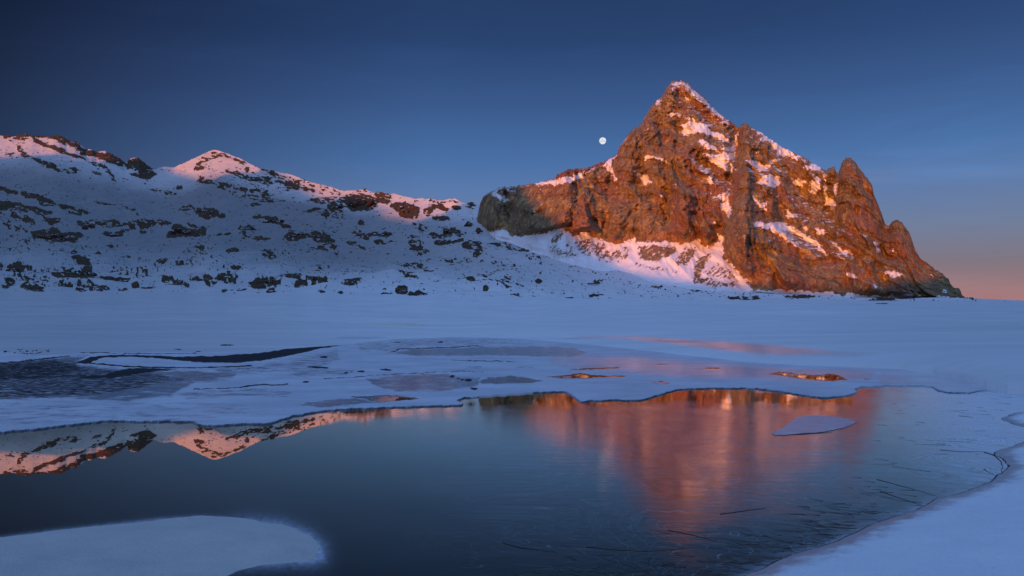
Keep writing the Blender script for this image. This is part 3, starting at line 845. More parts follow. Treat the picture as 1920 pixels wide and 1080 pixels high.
# redden and whiten
Z3, Z4, Z5, Z6 = ((1100, 120), 4.8), ((1100, 330), 4.8), ((1460, 230), 3.085), ((880, 280), 4.8)
SNOWP = [
    (Z3, [(720, 465), (770, 435), (830, 440), (900, 480), (980, 490), (990, 520), (1080, 535), (1170, 545), (1100, 570), (1120, 600), (1190, 610), (1280, 680), (1290, 720), (1200, 690), (1140, 655), (1080, 645), (1040, 620), (960, 625), (880, 640), (830, 625), (870, 580), (850, 540), (900, 525), (940, 500), (890, 490), (850, 470), (790, 470), (760, 480)]),
    (Z3, [(990, 490), (1020, 468), (1090, 458), (1190, 485), (1190, 498), (1090, 478), (1030, 488), (1005, 510)]),
    (Z3, [(1290, 690), (1335, 670), (1345, 600), (1368, 600), (1352, 720), (1338, 800), (1330, 870), (1312, 990), (1290, 990), (1290, 900), (1230, 885), (1150, 855), (1060, 825), (1010, 800), (1100, 808), (1180, 820), (1230, 780), (1190, 740), (1290, 760), (1300, 720)]),
    (Z3, [(995, 680), (1060, 675), (1160, 755), (1195, 795), (1110, 775), (1040, 745)]),
    (Z3, [(1090, 830), (1200, 850), (1290, 900), (1250, 960), (1180, 925), (1110, 880)]),
    (Z3, [(515, 825), (570, 808), (592, 830), (545, 870), (525, 885)]),
    (Z3, [(600, 822), (665, 840), (748, 888), (720, 900), (650, 862)]),
    (Z3, [(930, 225), (1000, 290), (960, 295), (940, 260)]),
    (Z3, [(865, 290), (960, 325), (920, 335), (875, 320)]),
    (Z3, [(1480, 585), (1560, 600), (1620, 640), (1700, 700), (1780, 750), (1850, 800), (1925, 850), (1900, 870), (1820, 835), (1740, 822), (1680, 765), (1640, 705), (1580, 705), (1560, 745), (1520, 830), (1505, 830), (1545, 760), (1580, 700), (1540, 680), (1580, 650), (1520, 612)]),
    (Z3, [(1420, 862), (1480, 850), (1580, 900), (1640, 895), (1680, 850), (1750, 848), (1740, 875), (1660, 905), (1630, 940), (1570, 985), (1500, 930)]),
    (Z3, [(1570, 1000), (1650, 1000), (1740, 1030), (1745, 1085), (1600, 1085), (1480, 1065), (1560, 1050)]),
    (Z3, [(380, 955), (425, 958), (540, 1008), (585, 1062), (540, 1062), (450, 992)]),
    (Z3, [(1060, 1030), (1110, 1018), (1140, 1072), (1100, 1085)]),
    (Z3, [(630, 330), (680, 320), (660, 360), (620, 375)]),
    (Z3, [(550, 530), (562, 560), (560, 600), (548, 600)]),
    (Z3, [(760, 225), (785, 215), (790, 250), (765, 250)]),
    (Z3, [(720, 340), (800, 375), (760, 375), (715, 350)]),
    (Z3, [(970, 850), (990, 880), (960, 900), (930, 840)]),
    (Z4, [(-20, 500), (0, 505), (60, 550), (150, 560), (240, 612), (300, 600), (442, 553), (450, 600), (560, 587), (700, 590), (745, 572), (745, 592), (860, 610), (940, 590), (1027, 548), (1022, 600), (1080, 640), (1140, 622), (1192, 580), (1168, 530), (1188, 498), (1210, 540), (1258, 540), (1230, 600), (1240, 700), (1222, 745), (1312, 790), (1340, 840), (1402, 870), (1372, 892), (1430, 920), (1500, 960), (1450, 965), (1490, 1010), (1500, 1060), (900, 1060), (500, 980), (0, 900), (-200, 900), (-400, 760), (-300, 560), (-240, 520), (-160, 500), (-100, 540)]),
    (Z4, [(1310, 95), (1280, 160), (1282, 240), (1302, 310), (1292, 388), (1272, 380), (1262, 330), (1200, 300), (1190, 258), (1240, 230), (1180, 205), (1120, 192), (1200, 160), (1250, 148)]),
    (Z4, [(1498, 165), (1530, 210), (1580, 240), (1632, 238), (1600, 280), (1652, 352), (1600, 312), (1540, 272), (1488, 200)]),
    (Z4, [(1490, 458), (1520, 410), (1560, 398), (1600, 430), (1680, 420), (1700, 398), (1820, 440), (1925, 500), (1925, 560), (1860, 502), (1760, 482), (1820, 540), (1900, 620), (1925, 660), (1850, 612), (1700, 522), (1640, 482), (1560, 462)]),
    (Z4, [(1480, 60), (1560, 50), (1600, -5), (1722, -5), (1742, 80), (1670, 112), (1620, 80)]),
    (Z4, [(1780, 288), (1822, 300), (1850, 340), (1925, 350), (1900, 372), (1820, 372)]),
    (Z4, [(1130, 418), (1172, 418), (1172, 452), (1140, 447)]),
    (Z4, [(450, -5), (520, 60), (542, 82), (500, 70)]),
    (Z4, [(1060, 18), (1132, 38), (1130, 72), (1080, 50)]),
    (Z4, [(630, 155), (660, 155), (690, 180), (680, 195), (650, 180)]),
    (Z4, [(840, 190), (870, 205), (885, 222), (860, 215)]),
    (Z4, [(885, 235), (910, 250), (925, 262), (900, 255)]),
    (Z4, [(780, 68), (810, 65), (810, 85), (785, 84)]),
    (Z4, [(1855, 45), (1925, 25), (1925, 50), (1870, 60)]),
    (Z5, [(-10, 112), (60, 160), (122, 198), (110, 217), (50, 192), (-10, 192)]),
    (Z5, [(140, 250), (200, 233), (252, 265), (230, 282), (180, 270), (160, 282)]),
    (Z5, [(80, 345), (120, 323), (157, 345), (130, 374), (100, 360)]),
    (Z5, [(175, 345), (235, 308), (247, 350), (232, 390), (215, 437), (190, 402)]),
    (Z5, [(262, 280), (278, 300), (270, 350), (285, 380), (280, 440), (310, 430), (332, 470), (315, 517), (290, 490), (265, 470), (260, 380)]),
    (Z5, [(318, 350), (346, 350), (342, 390), (322, 425), (311, 445), (316, 390)]),
    (Z5, [(35, 498), (62, 500), (82, 530), (132, 540), (50, 552)]),
    (Z5, [(-10, 572), (60, 593), (130, 628), (180, 658), (240, 700), (292, 777), (270, 770), (210, 712), (150, 682), (90, 642), (-10, 612)]),
    (Z5, [(135, 588), (167, 600), (162, 627), (140, 617)]),
    (Z5, [(205, 603), (272, 620), (267, 652), (213, 640)]),
    (Z5, [(280, 678), (330, 688), (370, 735), (422, 738), (427, 777), (370, 762), (330, 712)]),
    (Z5, [(320, 753), (350, 770), (402, 807), (360, 792)]),
    (Z5, [(460, 613), (500, 648), (502, 672), (470, 640)]),
    (Z5, [(385, 478), (425, 523), (410, 517)]),
    (Z5, [(540, 690), (607, 683), (570, 712), (600, 760), (622, 777), (570, 742)]),
    (Z5, [(640, 740), (660, 722), (673, 747)]),
    (Z5, [(608, 870), (660, 848), (722, 880), (680, 897), (640, 892)]),
    (Z5, [(370, 880), (410, 863), (462, 895), (440, 902)]),
    (Z5, [(865, 873), (922, 902), (890, 902)]),
    (Z5, [(520, 920), (560, 935), (600, 955), (560, 960)]),
    (Z5, [(730, 990), (800, 1000), (850, 1000), (780, 1020), (730, 1015)]),
    (Z5, [(945, 955), (975, 970), (950, 985)]),
    (Z6, [(585, 300), (640, 288), (790, 263), (900, 243), (1050, 198), (1060, 178), (1180, 148), (1250, 98), (1345, 35), (1310, 90), (1292, 130), (1292, 190), (1335, 260), (1312, 295), (1270, 205), (1230, 185), (1230, 140), (1130, 172), (1040, 225), (1032, 272), (990, 268), (900, 302), (790, 322), (650, 322), (600, 334)]),
    (Z6, [(170, 395), (250, 366), (262, 400), (330, 430), (372, 470), (320, 468), (270, 452), (210, 422)]),
    (Z6, [(250, 368), (400, 366), (422, 388), (300, 380)]),
    (Z6, [(376, 610), (384, 640), (352, 702), (328, 702), (360, 660)]),
    (Z6, [(528, 690), (580, 668), (582, 692)]),
    (Z6, [(560, 480), (600, 560), (598, 580), (570, 520)]),
    (Z6, [(1578, 55), (1630, 43), (1700, 68), (1802, 122), (1780, 132), (1700, 92), (1620, 77), (1580, 108)]),
    (Z6, [(1470, 195), (1600, 230), (1642, 298), (1590, 312), (1560, 322), (1540, 272), (1510, 240)]),
    (Z6, [(970, 462), (1000, 475), (1000, 485), (985, 480)]),
    (Z6, [(610, 365), (650, 362), (680, 388), (650, 378)]),
    (Z6, [(80, 650), (150, 725), (240, 732), (300, 716), (345, 742), (410, 787), (530, 772), (600, 762), (700, 742), (760, 732), (860, 700), (1000, 1000), (0, 1000), (20, 650)]),
]
pw = pcc + 4.2 * fbm(pcc / 8, yp / 8, 2.2, 4, .65)
ph = yp + 3.6 * fbm(pcc / 8, yp / 8, 7.2, 4, .65)
S = np.full(pcc.shape, -6.0, np.float32)
for crop, pts in SNOWP:
    S = np.maximum(S, sdist(tr(pts, *crop), pw, ph, 6))
snow_p = np.clip(.5 + (S - .9) / 6.0, -.35, 1.5)
# snow speckle on ledges, zones where it is frequent
SPK = [([(1255, 150), (1285, 150), (1330, 190), (1383, 240), (1378, 260), (1330, 225), (1300, 190), (1262, 170)], .30),
       ([(1250, 190), (1330, 195), (1380, 250), (1380, 330), (1340, 330), (1280, 260), (1245, 215)], .20),
       ([(1290, 270), (1380, 270), (1372, 400), (1330, 390)], .22),
       ([(1400, 240), (1540, 315), (1560, 420), (1500, 420), (1400, 330)], .20),
       ([(1440, 400), (1570, 460), (1620, 520), (1560, 520), (1440, 450)], .16),
       ([(1560, 320), (1600, 400), (1650, 520), (1600, 520), (1550, 420)], .10),
       ([(1160, 240), (1260, 320), (1280, 380), (1180, 360)], .08),
       ([(905, 350), (1040, 350), (1000, 430), (905, 425)], .14)]
spk = np.zeros_like(snow_p)
for pts, a in SPK:
    spk = np.maximum(spk, a * sstep(-8, 8, sdist(pts, pw, ph, 12)))
# the gradient of depth tells ledges: snow lies where the face leans back
gy = -np.gradient(Dp, axis=0) / np.maximum(np.abs(np.gradient(Zp0, axis=0)), .02)
lean = np.clip(np.gradient(Dp, axis=0) / np.maximum(np.gradient(Zp0, axis=0), .05), -1, 6)
snow_p = np.maximum(snow_p, -.25 + spk * 1.7 + .12 * np.clip(lean - 1.2, 0, 4) * (spk > .03) + .30 * fbm(pcc / 8, yp / 3.6, 3.9, 3))
# bare scree showing on the apron
SCREE = [(Z4, [(470, 640), (600, 620), (740, 630), (830, 660), (780, 700), (700, 735), (640, 770), (560, 770), (480, 740)], .95),
         (Z4, [(890, 645), (990, 640), (960, 730), (900, 800), (800, 810), (820, 740)], .85),
         (Z4, [(1135, 688), (1085, 760), (1060, 830), (1000, 950), (960, 880), (960, 830), (1020, 740)], .95),
         (Z4, [(430, 780), (600, 820), (840, 840), (820, 880), (600, 850), (450, 820)], .6),
         (Z4, [(1180, 780), (1300, 850), (1380, 960), (1300, 940), (1100, 900), (1050, 860)], .62),
         (Z4, [(960, 900), (1100, 910), (1350, 960), (1380, 1000), (1100, 1000), (950, 950)], .7),
         (Z4, [(20, 600), (140, 590), (160, 660), (60, 720), (-80, 700)], .65),
         (Z4, [(60, 640), (200, 680), (360, 640), (400, 660), (360, 760), (240, 800), (100, 760)], .6),
         (Z6, [(800, 740), (860, 720), (830, 800), (760, 850), (720, 830)], .8),
         (Z6, [(960, 830), (1080, 800), (1140, 850), (1050, 910), (980, 900)], .75),
         (Z6, [(1100, 900), (1220, 850), (1230, 880), (1150, 960)], .8),
         (Z6, [(700, 850), (900, 900), (1000, 950), (900, 980), (740, 960)], .6),
         (Z6, [(840, 800), (1000, 900), (1140, 930), (1000, 960), (860, 880)], .5)]
scree = np.zeros_like(snow_p)
for crop, pts, a in SCREE:
    scree = np.maximum(scree, a * sstep(-5, 4, sdist(tr(pts, *crop), pw, ph, 8)))
snow_p = np.where(scree > .01, np.minimum(snow_p, 1.25 - 1.15 * scree + .55 * fbm((pcc + .8 * yp) / 5.0, (yp - .3 * pcc) / 9.0, 8.8, 4, .7)), snow_p)
drift = sstep(3.5, -1.5, (yf[None] - yp) - 3.5 - 7 * fbm(pcc / 14, .4, 2.1, 4)) * sstep(1380, 1420, pcc) * (pcc < 1805)
snow_p = np.maximum(snow_p, -.2 + 1.3 * drift)
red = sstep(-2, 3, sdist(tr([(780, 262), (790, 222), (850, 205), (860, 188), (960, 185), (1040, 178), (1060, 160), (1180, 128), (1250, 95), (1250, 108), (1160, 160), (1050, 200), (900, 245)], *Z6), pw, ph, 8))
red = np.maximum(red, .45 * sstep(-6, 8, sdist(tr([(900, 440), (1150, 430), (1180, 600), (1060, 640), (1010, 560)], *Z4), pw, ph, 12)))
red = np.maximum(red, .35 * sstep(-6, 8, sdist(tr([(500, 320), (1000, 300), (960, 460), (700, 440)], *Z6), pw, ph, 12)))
snow_p = np.where(red > .8, np.minimum(snow_p, .35), snow_p)
Xp, Yp, Zp = world_at(pcc, yp, Dp)
# back of the peak
nb2 = 26
tb = (np.arange(1, nb2 + 1) / nb2)[:, None]
Dbk = Dp[-1][None] + 260 * tb
hb = Zp[-1][None]
Zbk = hb - (hb + 4) * tb ** .8 + 9 * fbm(Xp[-1][None] / 40 + 0 * tb, Dbk / 40, 3.3, 3) * tb
Xbk = Xp[-1][None] + 0 * tb
Xa = np.concatenate([Xp, Xbk])
Ya = np.concatenate([Yp, Dbk])
Za = np.concatenate([Zp, Zbk])
dustp = np.concatenate([np.clip(scree * .5, 0, .5), np.zeros((nb2, npc))])
snp = np.concatenate([snow_p, np.repeat(snow_p[-1:], nb2, 0)])
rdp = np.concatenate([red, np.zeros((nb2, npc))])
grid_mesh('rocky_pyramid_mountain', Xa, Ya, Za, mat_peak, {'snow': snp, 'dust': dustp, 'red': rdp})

# ------------------------------------------------------------------ the ridge behind the viewer whose shade lies over the lake
SHB = [(-300, 288), (0, 296), (50, 292), (110, 300), (180, 296), (228, 300), (248, 292), (300, 300), (325, 314), (345, 318), (370, 325), (410, 329), (440, 320), (468, 306), (500, 302), (520, 312),
       (545, 334), (575, 352), (600, 368), (628, 372), (645, 364), (680, 366), (700, 378), (730, 402), (770, 412), (800, 404), (840, 392), (865, 381), (880, 366), (900, 345)]
pts = []
for (x, y) in SHB:
    y = y + (0 if x < 235 else (8 if 320 < x < 500 else (4 if x < 860 else 0)))
    D, vq = terr_D(np.array([x]), np.array([max(y, 200)]))
    pts.append(world_at(x, y, float(D[0])))
for (x, y, D) in [(940, 340, 735), (962, 346, 720), (985, 375, 705), (1010, 405, 690), (1035, 422, 680), (1055, 440, 650), (1110, 470, 640), (1170, 498, 625), (1240, 515, 625), (1320, 525, 625), (1400, 533, 640),
                  (1500, 538, 650), (1600, 540, 680), (1660, 535, 690), (1720, 528, 700), (1760, 520, 710), (1800, 508, 720), (1850, 480, 730), (2000, 440, 740), (2400, 380, 740)]:
    if x < 1828:
        D = float(np.interp(x, pc, Df + .35 * kx * np.clip((yf - y) / (yf - ys), 0, 1) * 2))
    pts.append(world_at(x, y - (16 if x < 1060 else 0), D))
RY = -820.0
sx, sz = [], []
for (px, py, pz) in pts:
    k = (py - RY) / sd[1]
    sx.append(px - sd[0] * k)
    sz.append(pz - sd[2] * k)
o_ = np.argsort(sx)
sx, sz = np.array(sx)[o_], np.array(sz)[o_]
rx = np.concatenate([np.linspace(-3200, sx[0], 30)[:-1], np.linspace(sx[0], sx[-1], 420), np.linspace(sx[-1], 1800, 30)[1:]])
rz = np.interp(rx, sx, sz)
rz[rx < sx[0]] += (sx[0] - rx[rx < sx[0]]) * .03
tt = np.linspace(-1, 1, 61)[:, None]
RX = np.broadcast_to(rx[None], (61, len(rx))) + 0 * tt
RYY = RY + tt * 520
shape = (1 - np.abs(tt)) ** 1.05
RZ = rz[None] * shape + 16 * fbm(RX / 120, RYY / 120, 5.5, 4) * (shape * (1 - shape) * 4) - 1.0
grid_mesh('snowy_ridge_behind_lake', RX, RYY, RZ, mat_slope, {'snow': .5 + .9 * (.25 + fbm(RX / 60, RZ / 30, 2.5, 4)), 'dust': 0 * RX, 'red': 0 * RX})
# valley floor round and behind the viewer
gx = np.linspace(-3200, 2600, 60)[None]
gyv = np.concatenate([np.linspace(-1400, -40, 30), np.linspace(-30, 1.9, 12)])[:, None]
GX, GY = gx + 0 * gyv, gyv + 0 * gx
grid_mesh('snow_ground', GX, GY, .22 + .3 * sstep(-5, -60, GY) * (1 + fbm(GX / 60, GY / 60, 1, 3)) - .25 * sstep(-1, 1.9, GY) * sstep(-.5, -3, GX), mat_snow)

# ------------------------------------------------------------------ lake: dark water under clear young ice
mat_water, nt = new_mat('lake_water_young_ice')
pos = mk(nt, 'ShaderNodeNewGeometry').outputs['Position']
rough = ATTR(nt, 'rough')
frost = ATTR(nt, 'frost')
# long ice needles frozen in bundles of changing direction
dirn = NOISE(nt, pos, .35, 2, .5)
ang = M(nt, 'MULTIPLY', M(nt, 'SUBTRACT', dirn, .5), 3.2)
rot = mk(nt, 'ShaderNodeVectorRotate', rotation_type='Z_AXIS')
nt.links.new(pos, rot.inputs[0])
nt.links.new(ang, rot.inputs['Angle'])
needles = NOISE(nt, VM(nt, 'MULTIPLY', rot.outputs[0], (2.6, 38.0, 1)), 1.0, 5, .65)
needles_w = NOISE(nt, VM(nt, 'MULTIPLY', pos, (1.4, 9.0, 1)), 1.0, 6, .62, .3)
fine = NOISE(nt, VM(nt, 'MULTIPLY', pos, (7.0, 26.0, 1)), 1.0, 5, .7)
vor = mk(nt, 'ShaderNodeTexVoronoi', feature='DISTANCE_TO_EDGE')
nt.links.new(VM(nt, 'ADD', VM(nt, 'MULTIPLY', rot.outputs[0], (.45, 2.4, 1)), VM(nt, 'SCALE', NOISE(nt, pos, 1.2, 3, .5, 0, 1), .5)), vor.inputs['Vector'])
crack = SM(nt, vor.outputs['Distance'], .016, .0)
patch = NOISE(nt, pos, .5, 4, .6)
hh = M(nt, 'ADD', M(nt, 'MULTIPLY', needles, .45), M(nt, 'ADD', M(nt, 'MULTIPLY', needles_w, 1.0), M(nt, 'MULTIPLY', fine, .22)))
hh = M(nt, 'MULTIPLY', hh, M(nt, 'ADD', rough, .004))
bmp = BUMP(nt, hh, .0012, 1.0)
fr = mk(nt, 'ShaderNodeFresnel')
fr.inputs['IOR'].default_value = 1.46
r_eff = M(nt, 'ADD', .003, M(nt, 'MULTIPLY', rough, M(nt, 'ADD', .028, M(nt, 'MULTIPLY', SM(nt, patch, .35, .7), .045))))
gl = mk(nt, 'ShaderNodeBsdfGlossy', distribution='GGX')
plug(nt, gl.inputs['Color'], (1.0, .90, .72, 1))
plug(nt, gl.inputs['Roughness'], r_eff)
nt.links.new(bmp, gl.inputs['Normal'])
streak = M(nt, 'MULTIPLY', M(nt, 'ADD', SM(nt, needles, .56, .68), M(nt, 'MULTIPLY', SM(nt, needles_w, .58, .7), .6)), rough)
body = MIXC(nt, M(nt, 'MULTIPLY', streak, .5), (.020, .015, .013), (.15, .16, .17))
body = MIXC(nt, M(nt, 'MULTIPLY', crack, M(nt, 'MULTIPLY', rough, .8)), body, (.26, .28, .30))
dif = BSDF(nt, body, .6, None, 0)
wet = MIXS(nt, M(nt, 'MINIMUM', M(nt, 'MULTIPLY', fr.outputs[0], 1.85), 1.0), dif, gl.outputs[0])
fn = NOISE(nt, VM(nt, 'MULTIPLY', rot.outputs[0], (1.2, 6, 1)), 2.2, 7, .72)
ffac = M(nt, 'MINIMUM', M(nt, 'MULTIPLY', frost, M(nt, 'ADD', .25, M(nt, 'MULTIPLY', SM(nt, fn, .34, .66), 1.35))), .93)
ffac = M(nt, 'MAXIMUM', ffac, ATTR(nt, 'halo'))
frs = BSDF(nt, (.60, .66, .76), .55, bmp, .4)
OUT(nt, MIXS(nt, ffac, wet, frs))

MOUND = [(-300, 1040), (-100, 1020), (0, 1008), (100, 995), (200, 984), (300, 973), (380, 968), (460, 972), (530, 985), (578, 1004), (601, 1025), (603, 1046), (585, 1052), (540, 1053), (480, 1060), (448, 1068), (420, 1082), (395, 1110), (360, 1200), (-300, 1200)]
BANK = [(1330, 1110), (1370, 1090), (1440, 1064), (1520, 1034), (1600, 1003), (1680, 970), (1740, 946), (1800, 922), (1850, 903), (1876, 889), (1887, 875), (1881, 861), (1866, 851), (1872, 846), (1896, 838), (1920, 828), (2000, 806),
        (2300, 785), (3200, 780), (3200, 1800), (500, 1800), (900, 1400), (1150, 1200)]
LOBE = [(1876, 784), (1888, 778), (1915, 773), (1960, 768), (3200, 762), (3200, 803), (1960, 803), (1920, 800), (1896, 794)]

wc = np.concatenate([np.arange(-1600, -60, 40), np.arange(-60, 1980, 3.2), np.arange(1980, 3400, 40)])
wr = np.concatenate([np.arange(598, 720, 4.0), np.arange(720, 1090, 2.2), np.geomspace(1090, 1900, 24)])
WC, WR = np.meshgrid(wc, wr)
WD = H * F / (WR - HY)
WX = (WC - CX) / F * WD
bx = 640 + (WR - 760) * .25 + 90 * fbm(WC / 200, WR / 60, 1.5, 3)
rgh = sstep(-60, 320, WC - bx)
rgh = rgh * (.55 + .45 * sstep(0, 500, WC - bx - 200))
# clearer strip just below the snow edge
rgh *= .12 + .88 * sstep(750, 778, WR + 12 * fbm(WC / 40, WR / 9, 3.4, 2) - np.where(WC > 1600, -60, 0))
hal = .62 * np.exp(-np.clip(-sdist(MOUND, WC, WR, 60), 0, 60) / 9.0) * sstep(380, 560, WC)
hal = np.maximum(hal, .35 * np.exp(-np.clip(-sdist(MOUND, WC, WR, 60), 0, 60) / 2.5))
hal = hal * (1 + .5 * fbm(WC / 9, WR / 4, 6.6, 3))
fro = np.zeros_like(WR)
fro = np.maximum(fro, .78 * sstep(1560, 1850, WC - .4 * (WR - 740)) * sstep(1040, 780, WR))
fro = np.maximum(fro, .12 * sstep(0, .7, rgh) * sstep(1090, 800, WR))
fro = np.maximum(fro, .35 * np.exp(-np.clip(-sdist(BANK, WC, WR, 60), 0, 60) / 12.0))
grid_mesh('lake_water', WX, WD, 0 * WX, mat_water, {'rough': rgh, 'frost': fro, 'halo': np.clip(hal, 0, 1)})

# ------------------------------------------------------------------ snow covered lake ice with windows of thin ice and open pools
mat_shelf, nt = new_mat('snow_covered_ice')
pos = mk(nt, 'ShaderNodeNewGeometry').outputs['Position']
thin, opn, edg = ATTR(nt, 'thin'), ATTR(nt, 'open'), ATTR(nt, 'edge')
glz = ATTR(nt, 'glaze')
mud = ATTR(nt, 'mud')
n1 = NOISE(nt, VM(nt, 'MULTIPLY', pos, (1.0, 1.5, 1)), 2.2, 7, .68)
n2 = NOISE(nt, VM(nt, 'MULTIPLY', pos, (1.0, 1.3, 1)), 6.0, 5, .65)
bs = BUMP(nt, NOISE(nt, VM(nt, 'MULTIPLY', pos, (.5, 1.3, 1)), 3.0, 5, .6), .02, .5)
scol = RAMP(nt, NOISE(nt, VM(nt, 'MULTIPLY', pos, (.6, 1, 1)), 1.1, 6, .65), [(.3, (.42, .42, .46)), (.72, (.66, .65, .69))])
snow_s = BSDF(nt, scol, .55, bs, .4)
ib = BUMP(nt, NOISE(nt, VM(nt, 'MULTIPLY', pos, (1.5, 6, 1)), 1.0, 6, .6), .006, .6)
gl = mk(nt, 'ShaderNodeBsdfGlossy')
plug(nt, gl.inputs['Color'], (.95, .96, .96, 1))
gl.inputs['Roughness'].default_value = .10
nt.links.new(ib, gl.inputs['Normal'])
icol = MIXC(nt, SM(nt, n1, .35, .62), (.045, .055, .075), (.17, .19, .24))
fr = mk(nt, 'ShaderNodeFresnel')
fr.inputs['IOR'].default_value = 1.5
thin_s = MIXS(nt, M(nt, 'MULTIPLY', fr.outputs[0], .85), BSDF(nt, icol, .5, ib, .0), gl.outputs[0])
gl2 = mk(nt, 'ShaderNodeBsdfGlossy')
gl2.inputs['Roughness'].default_value = .012
plug(nt, gl2.inputs['Color'], (.95, .96, .96, 1))
open_s = MIXS(nt, fr.outputs[0], BSDF(nt, (.006, .007, .009), .6, None, 0), gl2.outputs[0])
gl3 = mk(nt, 'ShaderNodeBsdfGlossy')
gl3.inputs['Roughness'].default_value = .15
plug(nt, gl3.inputs['Color'], (.95, .95, .95, 1))
glaze_s = MIXS(nt, M(nt, 'MINIMUM', M(nt, 'MULTIPLY', fr.outputs[0], 1.5), 1.0), snow_s, gl3.outputs[0])
ft = SM(nt, M(nt, 'ADD', thin, M(nt, 'MULTIPLY', M(nt, 'SUBTRACT', n1, .5), 1.9)), .30, .85)
s1 = MIXS(nt, glz, snow_s, glaze_s)
s1 = MIXS(nt, ft, s1, thin_s)
fo = SM(nt, M(nt, 'ADD', opn, M(nt, 'MULTIPLY', M(nt, 'SUBTRACT', n2, .5), .8)), .42, .6)
s1 = MIXS(nt, fo, s1, open_s)
fm = SM(nt, M(nt, 'ADD', mud, M(nt, 'MULTIPLY', M(nt, 'SUBTRACT', n2, .5), 1.6)), .38, .68)
s1 = MIXS(nt, fm, s1, BSDF(nt, MIXC(nt, n1, (.010, .009, .012), (.035, .030, .034)), .8, bs, .15))
s1 = MIXS(nt, edg, s1, BSDF(nt, (.02, .022, .028), .45, None, .3))
OUT(nt, s1)

A = ((0, 600), 3.0)
B = ((540, 600), 3.0)
C = ((1100, 600), 3.0)
EDGE = [(-700, 860), (-200, 826), (0, 813), (60, 808), (100, 803), (135, 799), (173, 795), (200, 791), (233, 792), (270, 793), (310, 792), (363, 793), (372, 799), (400, 801), (440, 798), (467, 797), (495, 798), (520, 792), (545, 784),
        (567, 779), (590, 775), (623, 771), (660, 769), (707, 767), (760, 765), (820, 763), (852, 763), (868, 761), (869, 758), (858, 754), (859, 751), (870, 748), (890, 746), (930, 743), (970, 740), (1007, 738), (1040, 736), (1062, 737),
        (1072, 744), (1082, 751), (1090, 756), (1108, 753), (1150, 752), (1200, 753), (1225, 746), (1250, 738), (1270, 733), (1287, 731), (1320, 730), (1367, 729.5), (1400, 730), (1433, 732), (1455, 735), (1477, 738), (1505, 743), (1533, 747),
        (1560, 747), (1583, 744), (1600, 741), (1608, 736), (1603, 731), (1612, 728), (1633, 726.5), (1660, 725), (1700, 725), (1730, 725), (1748, 727), (1752, 730), (1758, 733), (1772, 737), (1787, 738.5), (1818, 738), (1844, 734),
        (1870, 737), (1900, 742), (1960, 745), (2300, 752), (2700, 756), (2700, 600), (-700, 600)]
sc_cols = np.concatenate([np.arange(-700, -30, 14), np.arange(-30, 1950, 2.0), np.arange(1950, 2500, 16)])
sc_rows = np.concatenate([np.arange(622, 650, 1.6), np.arange(650, 720, 1.1), np.arange(720, 815, .75), np.arange(815, 862, 2.5)])
SC, SR = np.meshgrid(sc_cols, sc_rows)
jx = SC + 3.0 * fbm(SC / 16, SR / 7, 1.9, 3)
jy = SR + 1.3 * fbm(SC / 14, SR / 7, 6.9, 3) + .3 * fbm(SC / 6, SR / 3, 2.9, 2)
Se = sdist(EDGE, SC, jy, 30)
SD = H * F / (SR - HY)
zt = .034 * sstep(-.6, .9, Se) - .012
opn = np.zeros_like(SR)
thn = np.zeros_like(SR)
gla = np.zeros_like(SR)
mud = np.zeros_like(SR)


def P(crop, pts, a, soft, arr):
    np.maximum(arr, a * sstep(-soft, soft, sdist(tr(pts, *crop), jx, jy, soft + 4)), out=arr)


def L(crop, pts, w, a, arr):
    d = ldist(tr(pts, *crop), jx, jy, w / crop[1] + 4)
    np.maximum(arr, a * (1 - sstep(.3, 1.0, d / (w / crop[1] * .5 + .6))), out=arr)


def E(crop, cx, cy, rx, ry, a, arr):
    (c,) = tr([(cx, cy)], *crop)
    q = np.sqrt(((jx - c[0]) / (rx / crop[1])) ** 2 + ((jy - c[1]) / (ry / crop[1])) ** 2)
    np.maximum(arr, a * (1 - sstep(.6, 1.3, q)), out=arr)


# thin dark ice
P(A, [(-200, 215), (0, 245), (200, 225), (380, 205), (500, 200), (440, 250), (600, 270), (900, 290), (1100, 285), (1350, 300), (1300, 340), (1100, 360), (950, 440), (700, 470), (480, 455), (300, 450), (0, 460), (-200, 460)], .74, 6, thn)
P(A, [(1100, 270), (1400, 262), (1600, 225), (1900, 160), (1920, 230), (1800, 280), (1600, 300), (1300, 320)], .52, 6, thn)
P(A, [(1000, 420), (1150, 400), (1400, 385), (1700, 400), (1600, 440), (1300, 445), (1050, 460)], .5, 5, thn)
P(B, [(380, 130), (600, 110), (900, 98), (1150, 108), (1350, 140), (1100, 150), (700, 158), (600, 185), (400, 180)], .52, 4, thn)
P(B, [(0, 270), (250, 275), (400, 285), (330, 320), (100, 330), (0, 320)], .5, 4, thn)
P(B, [(560, 190), (690, 165), (1100, 152), (1500, 150), (1620, 160), (1690, 190), (1610, 212), (1400, 212), (1200, 205), (900, 208), (700, 206)], .80, 4, thn)
P(B, [(430, 335), (600, 315), (880, 300), (940, 320), (1080, 330), (1070, 380), (850, 412), (620, 412), (480, 375)], .74, 4, thn)
P(B, [(1070, 350), (1130, 328), (1250, 318), (1400, 338), (1438, 348), (1350, 362), (1200, 366), (1090, 366)], .92, 3, thn)
P(B, [(30, 485), (200, 458), (380, 440), (470, 462), (500, 472), (380, 488), (200, 500)], .8, 4, thn)
P(A, [(500, 535), (800, 530), (1200, 530), (1350, 550), (1150, 590), (800, 575), (560, 570)], .42, 5, thn)
E(B, 1050, 272, 60, 8, .5, thn)
E(B, 950, 230, 40, 5, .55, thn)
E(B, 1110, 236, 180, 5, .6, thn)
E(C, 420, 360, 60, 8, .6, thn)
P(A, [(-200, 455), (300, 455), (1000, 445), (1500, 470), (1600, 520), (1300, 560), (700, 570), (0, 640), (-200, 640)], .40, 14, thn)
